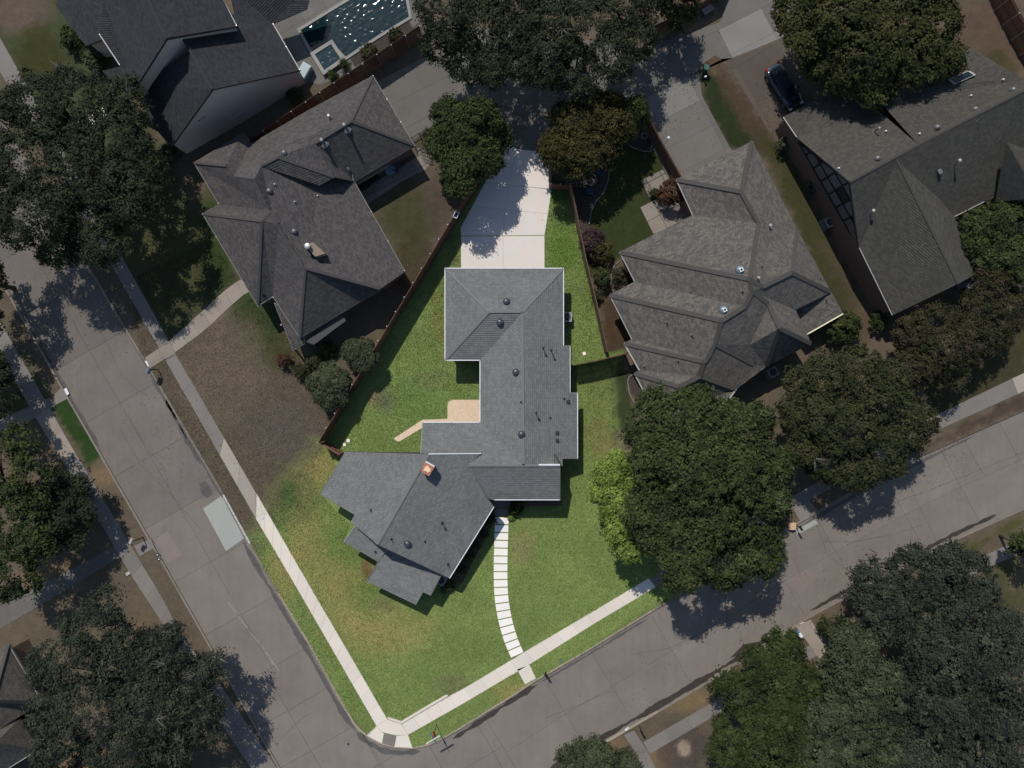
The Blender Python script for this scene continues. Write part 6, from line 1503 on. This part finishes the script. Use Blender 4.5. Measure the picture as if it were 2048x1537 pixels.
T('pink tinged crape myrtle in front of the timbered house, upper', 1975, 600, 75, 6, 'myrtle', 13, lobes_px=[(1990, 570, 45), (1960, 620, 45), (2010, 620, 40), (1985, 665, 40)], ls=.11, cr=.45)
T('pink tinged crape myrtle in front of the timbered house, lower', 1870, 690, 90, 6, 'myrtle', 14, lobes_px=[(1825, 735, 40), (1830, 670, 42), (1870, 650, 42), (1890, 700, 50), (1940, 690, 45), (1860, 730, 36), (1910, 740, 34)], ls=.11, cr=.45)
T('rust tinged olive tree over the sidewalk right of the big dark tree', 1705, 845, 140, 8, 'rust', 15, lobes_px=[(1650, 760, 55), (1710, 750, 60), (1750, 800, 60), (1800, 830, 50), (1640, 840, 60), (1700, 860, 65), (1760, 900, 55), (1650, 920, 50), (1720, 940, 40), (1610, 900, 40), (1610, 770, 40), (1820, 870, 34), (1600, 830, 40), (1780, 760, 40), (1845, 840, 30)], ls=.14, cr=.5, dens=1.0, bare=4)
T('very large deep green tree shading the lower street', 1405, 965, 185, 12.5, 'dark', 16, lobes_px=[(1330, 850, 65), (1400, 840, 65), (1480, 860, 60), (1322, 930, 58), (1390, 940, 80), (1480, 950, 75), (1540, 940, 45), (1320, 1020, 65), (1420, 1040, 75), (1510, 1040, 60), (1370, 1110, 60), (1450, 1120, 55), (1520, 1110, 45), (1310, 1070, 36), (1282, 868, 34), (1550, 1010, 34), (1310, 980, 38)], ls=.17, cr=.58, dens=1.2, bare=3)
T('lit lawn side of the very large dark tree, added as a separate brighter crown', 1222, 1005, 62, 9.0, 'bright', 17, lobes_px=[(1215, 960, 34), (1238, 932, 26), (1204, 990, 24), (1235, 1010, 34), (1240, 1060, 32), (1258, 1092, 28), (1262, 1040, 30), (1250, 975, 30)], ls=.15, cr=.42, dens=1.15)  # lit part of the big crown, put in as a separate brighter tree
T('dark grey green tree at lower right, topmost of the group by the kerb', 1820, 1190, 120, 9, 'grey', 18, lobes_px=[(1760, 1160, 50), (1820, 1150, 55), (1880, 1160, 55), (1940, 1150, 45), (1780, 1220, 60), (1860, 1230, 65), (1930, 1220, 50), (1985, 1255, 48), (1960, 1190, 36), (1730, 1190, 30), (1905, 1120, 34)], ls=.14, cr=.55, dens=1.05)
T('grey green tree filling the bottom right corner', 1930, 1400, 150, 10, 'grey', 19, lobes_px=[(1880, 1330, 70), (1960, 1330, 65), (2030, 1360, 60), (1900, 1420, 75), (1990, 1440, 75), (1860, 1500, 65), (1950, 1510, 70), (2040, 1500, 60), (1800, 1400, 60), (2010, 1285, 48), (2045, 1320, 46)], ls=.15, cr=.58, dens=1.15, bare=4)
T('deep green tree between the bottom right corner tree and the lower kerb', 1690, 1400, 110, 8.5, 'shrub', 20, lobes_px=[(1700, 1320, 50), (1700, 1275, 34), (1680, 1350, 46), (1650, 1440, 50), (1740, 1370, 60), (1690, 1410, 60), (1760, 1450, 60), (1700, 1490, 60), (1640, 1510, 50), (1780, 1520, 60), (1730, 1290, 30)], ls=.14, cr=.5, dens=1.1)
T('mid green tree beside the lower kerb left of the tan walk', 1550, 1380, 110, 7.5, 'green', 21, lobes_px=[(1560, 1300, 42), (1520, 1340, 50), (1580, 1360, 52), (1500, 1400, 50), (1560, 1430, 60), (1480, 1450, 50), (1530, 1500, 60), (1460, 1500, 40), (1600, 1470, 45), (1445, 1370, 26), (1590, 1540, 50)], ls=.14, cr=.5, dens=1.1)
T('low dark green tree at the bottom edge on the street side', 1185, 1535, 75, 6, 'shrub', 22, lobes_px=[(1150, 1530, 42), (1200, 1515, 36), (1240, 1540, 36), (1180, 1560, 50)], ls=.12, cr=.42)
T('dark tree at the right edge above the bottom right group', 2055, 1090, 34, 6, 'dark', 23, ls=.12, cr=.42, n_l=6)
T('tree outside the upper left corner whose shadow falls on the street', -60, 560, 75, 9, 'oak', 24, ls=.15, cr=.6, lobes_px=[(-60, 480, 55), (-50, 560, 60), (-60, 640, 60), (-90, 740, 60)]) 
T('tree at the left edge shading the upper pavement', -30, 780, 60, 7, 'oak', 25, ls=.15, cr=.55, lobes_px=[(-30, 740, 46), (-30, 820, 46)])
T('round cypress green bush by the left fence, larger and lower', 664, 765, 52, 3.4, 'shrub', 30, lobes_px=[(660, 772, 36), (640, 764, 24), (680, 784, 24), (658, 796, 22), (658, 748, 20)], ls=.12, cr=.28, dens=1.6, name='round_bush', cat='bush') 
T('round cypress green bush by the left fence, smaller and higher', 720, 708, 38, 3.2, 'shrub', 31, lobes_px=[(720, 708, 30), (705, 700, 20), (735, 715, 20), (722, 725, 18)], ls=.11, cr=.26, dens=1.6, name='round_bush', cat='bush')
shrub('reddish shrub at the porch corner of the brown roofed house', 568, 722, 14, 1.3, 'red', 40)
shrub('olive shrub below the reddish one by the dry lawn', 597, 742, 15, 1.3, 'rust', 41)
shrub('olive shrub beside the patio cover of the brown roofed house', 625, 726, 16, 1.4, 'rust', 42)
shrub('low dark shrub under the patio cover', 650, 700, 20, 1.0, 'dark', 43)
shrub('purple leaved bush leaning on the right side fence', 1184, 480, 26, 2.2, 'purple', 44, .1, .32)
shrub('yellow green bush beside the purple one', 1204, 505, 22, 2.0, 'yellow', 45, .1, .3)
shrub('dark bush below the purple one along the gravel bed', 1205, 555, 18, 1.6, 'dark', 46)
shrub('brown green shrub in the curved bed at the hip roof notch', 1244, 552, 20, 1.3, 'rust', 47)
shrub('red brown shrub on the pale stone terrace', 1342, 385, 26, 2.4, 'red', 48, .1, .3)
shrub('small green shrub at the edge of the pale stone terrace', 1312, 388, 11, 1.0, 'green', 49)
shrub('vivid green bush at the lower corner of the multi hipped house', 1688, 655, 34, 2.6, 'green', 50, .13, .36)
shrub('small dark round bush below the timbered house', 1757, 643, 18, 1.6, 'green', 51, .1, .3)
shrub('blue green shrub beside the porch of the grey house', 1032, 1016, 15, 1.1, 'green', 52, .09, .26)
shrub('low bright hedge wrapped round the air conditioner by the lean-to', 892, 1170, 15, .8, 'dark', 53, .08, .24)
shrub('pale flowering plant at the start of the paver walk', 1022, 1034, 7, .4, 'bright', 54, .06, .16)
shrub('scruffy shrub on the narrow grass beside the timbered gable', 1620, 375, 12, 1.1, 'shrub', 55)
shrub('climbing shrub at the upper corner of the timbered gable', 1566, 288, 12, 1.6, 'shrub', 56)
shrub('palm like tuft at the lower corner of the tall charcoal house', 338, 308, 20, 1.6, 'shrub', 57, .16, .3)
shrub('pale grassy tuft beside the garden wall of the charcoal house', 185, 115, 22, 1.2, 'shrub', 58, .14, .34)
shrub('dark hedge along the left flank of the charcoal house', 145, 75, 26, 1.6, 'dark', 59, .12, .36)
shrub('clipped dark bush beside the spa', 690, 130, 10, 1.2, 'green', 60)
shrub('clipped dark bush by the board fence below the spa', 664, 151, 9, 1.1, 'green', 61)
shrub('ornamental grass by the pool fence, left of the pair', 738, 103, 14, .9, 'rust', 62, .12, .26)
shrub('ornamental grass by the pool fence, right of the pair', 790, 72, 14, .9, 'rust', 63, .12, .26)
shrub('low green tree near the kerb at the top of the lower right group', 1668, 1255, 26, 2.8, 'green', 64, .12, .36)
shrub('dark green bush between the wall and the board fence of the charcoal house', 590, 190, 16, 1.0, 'dark', 65)
shrub('fern like bush at the side fence bottom', 1195, 590, 10, 1.2, 'dark', 66)
for i, (x, y) in enumerate(((990, 1040), (975, 1065), (960, 1088), (945, 1112), (930, 1138))):
    shrub(('dark shrub under the angled eave, nearest the porch', 'dark shrub under the angled eave, second from the porch', 'dark shrub at the middle of the bed under the angled eave', 'dark shrub under the angled eave, second from the air conditioner', 'dark shrub under the angled eave, nearest the air conditioner')[i], x - 6, y + 2, 9, .7, 'dark', 70 + i, .07, .22, 1.0, 'bed_shrub', 'low shrubs in the bed under the angled eave')

# ------------------------------------------------------------------ grass blades
def blades(name, poly_px, n, size, label, excl, seed=3, lift=.02):
    P = np.array(pxpoly(poly_px)); lo = P.min(0); hi = P.max(0); r2 = np.random.default_rng(seed)
    x = r2.uniform(lo[0], hi[0], int(n)); y = r2.uniform(lo[1], hi[1], int(n))
    k = in_poly(x, y, [tuple(p) for p in P])
    for e in excl: k &= ~in_poly(x, y, pxpoly(e))
    k &= ~in_poly(x, y, ROAD)
    x = x[k]; y = y[k]; m_ = len(x)
    a = r2.uniform(0, 6.283, m_); h = size * r2.uniform(.5, 1.5, m_); wd = size * r2.uniform(.2, .42, m_); ln = r2.uniform(.2, 1.1, m_) * h; b = r2.uniform(0, 6.283, m_)
    V0 = np.stack([x - np.cos(a) * wd, y - np.sin(a) * wd, np.full(m_, 0.0)], 1); V1 = np.stack([x + np.cos(a) * wd, y + np.sin(a) * wd, np.full(m_, 0.0)], 1)
    V2_ = np.stack([x + np.cos(b) * ln, y + np.sin(b) * ln, h + lift], 1)
    V_ = np.stack([V0, V1, V2_], 1).reshape(-1, 3).astype(np.float32)
    me = bpy.data.meshes.new(name); me.vertices.add(3 * m_); me.vertices.foreach_set('co', V_.ravel()); me.loops.add(3 * m_); me.loops.foreach_set('vertex_index', np.arange(3 * m_, dtype=np.int32))
    me.polygons.add(m_); me.polygons.foreach_set('loop_start', np.arange(0, 3 * m_, 3, dtype=np.int32)); me.update(calc_edges=True)
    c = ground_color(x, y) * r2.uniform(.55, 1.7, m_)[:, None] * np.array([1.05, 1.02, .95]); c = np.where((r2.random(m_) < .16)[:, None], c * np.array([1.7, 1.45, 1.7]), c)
    at = me.attributes.new('Col', 'FLOAT_COLOR', 'FACE'); at.data.foreach_set('color', np.hstack([c, np.ones((m_, 1))]).astype(np.float32).ravel())
    me.materials.append(BLM); o = bpy.data.objects.new(name, me); COL.objects.link(o); tag(o, label, 'grass', kind='stuff')
BLM, nt_, b_ = base_mat('grass_blades', .8, .2); a_ = nt_.nodes.new('ShaderNodeAttribute'); a_.attribute_name = 'Col'; nt_.links.new(a_.outputs['Color'], b_.inputs['Base Color'])
EX = [[(890, 537), (1127, 537), (1127, 692), (1140, 692), (1140, 786), (1155, 786), (1155, 918), (1122, 933), (1120, 1000), (988, 1000), (988, 1014), (899, 1157), (861, 1191), (846, 1185), (832, 1210), (734, 1163), (756, 1123), (688, 1083), (700, 1050), (641, 989), (691, 904), (841, 908), (845, 845), (960, 845), (960, 721), (890, 721)],
      [(922, 458), (1014, 282), (1104, 290), (1104, 375), (1089, 471), (1089, 540), (921, 540)], [(512, 1037), (512, 986), (599, 1137), (775, 1439), (804, 1448), (930, 1375), (1071, 1291), (1300, 1155), (1315, 1174), (1191, 1246), (1058, 1328), (1073, 1358), (1051, 1372), (1034, 1340), (944, 1397), (816, 1470), (826, 1498), (790, 1496), (735, 1474), (753, 1452), (571, 1137)],
      [(895, 800), (962, 800), (962, 846), (895, 845)], [(788, 877), (845, 840), (895, 838), (895, 846), (848, 852), (798, 884)],
      [(p.x - 14.5, p.y) for p in PP] + [(p.x + 14.5, p.y) for p in PP[::-1]], [(985, 1000), (1122, 1000), (1123, 1012), (1018, 1014), (1018, 1035), (989, 1035)], [(693, 878), (700, 878), (700, 885), (693, 885)], [(686, 886), (692, 886), (692, 893), (686, 893)], [(1164, 704), (1172, 704), (1172, 711), (1164, 711)]]
blades('lawn_grass', LOT_PX, 700000, .075, 'bright green mown grass of the corner lot', EX)
EY = [[(-70, -40), (331, 721), (512, 1037), (512, 986), (353, 709), (-40, -40)], [(288, 729), (345, 708), (512, 590), (512, 545), (440, 580), (340, 680), (292, 714)]]
blades('dry_grass', [(260, 560), (420, 480), (520, 620), (600, 700), (700, 800), (645, 886), (560, 985), (500, 1090), (420, 960), (280, 720)], 130000, .06, 'dry brown grass of the left neighbour front yard', EY, 5)


def litter(label, spots, n, seed):
    r3 = np.random.default_rng(seed); C = []
    for px, py, rad in spots:
        q = r3.normal(size=(n, 2)) * rad * .5 + np.array([px, py]); C.append(q)
    C = np.concatenate(C); x = (C[:, 0] - 1024) * H / F; y = -(C[:, 1] - 768.5) * H / F
    z = np.where(in_poly(x, y, ROAD), -.105, .05); P_ = np.stack([x, y, z], 1)
    N = r3.normal(size=(len(P_), 3)) * .25 + np.array([0, 0, 1]); N /= np.linalg.norm(N, axis=1)[:, None]
    me, at = leaf_mesh('fallen_leaves', P_, N, r3.uniform(.03, .075, len(P_)), None, None); at.data.foreach_set('value', r3.random(len(P_)).astype(np.float32)); me.materials.append(LM['fallen'])
    o = bpy.data.objects.new('fallen_leaves', me); COL.objects.link(o); tag(o, label, 'leaves', kind='stuff')
LM['fallen'] = leaf_mat('fallen_leaves', [(0.05, 0.03, 0.015), (0.11, 0.07, 0.035), (0.18, 0.12, 0.06), (0.10, 0.09, 0.04)], .1)
litter('scattered brown leaves on the streets, verges and yards below the trees', [(200, 620, 130), (60, 700, 120), (160, 1150, 120), (450, 1450, 90), (1450, 1200, 150), (1700, 1020, 150), (1650, 1250, 120), (1330, 1430, 130), (1350, 180, 130), (1000, 230, 90), (1180, 420, 60), (1250, 360, 70), (1660, 700, 80), (1560, 220, 60), (560, 860, 90), (330, 900, 120), (800, 560, 60), (1880, 900, 110)], 420, 77)
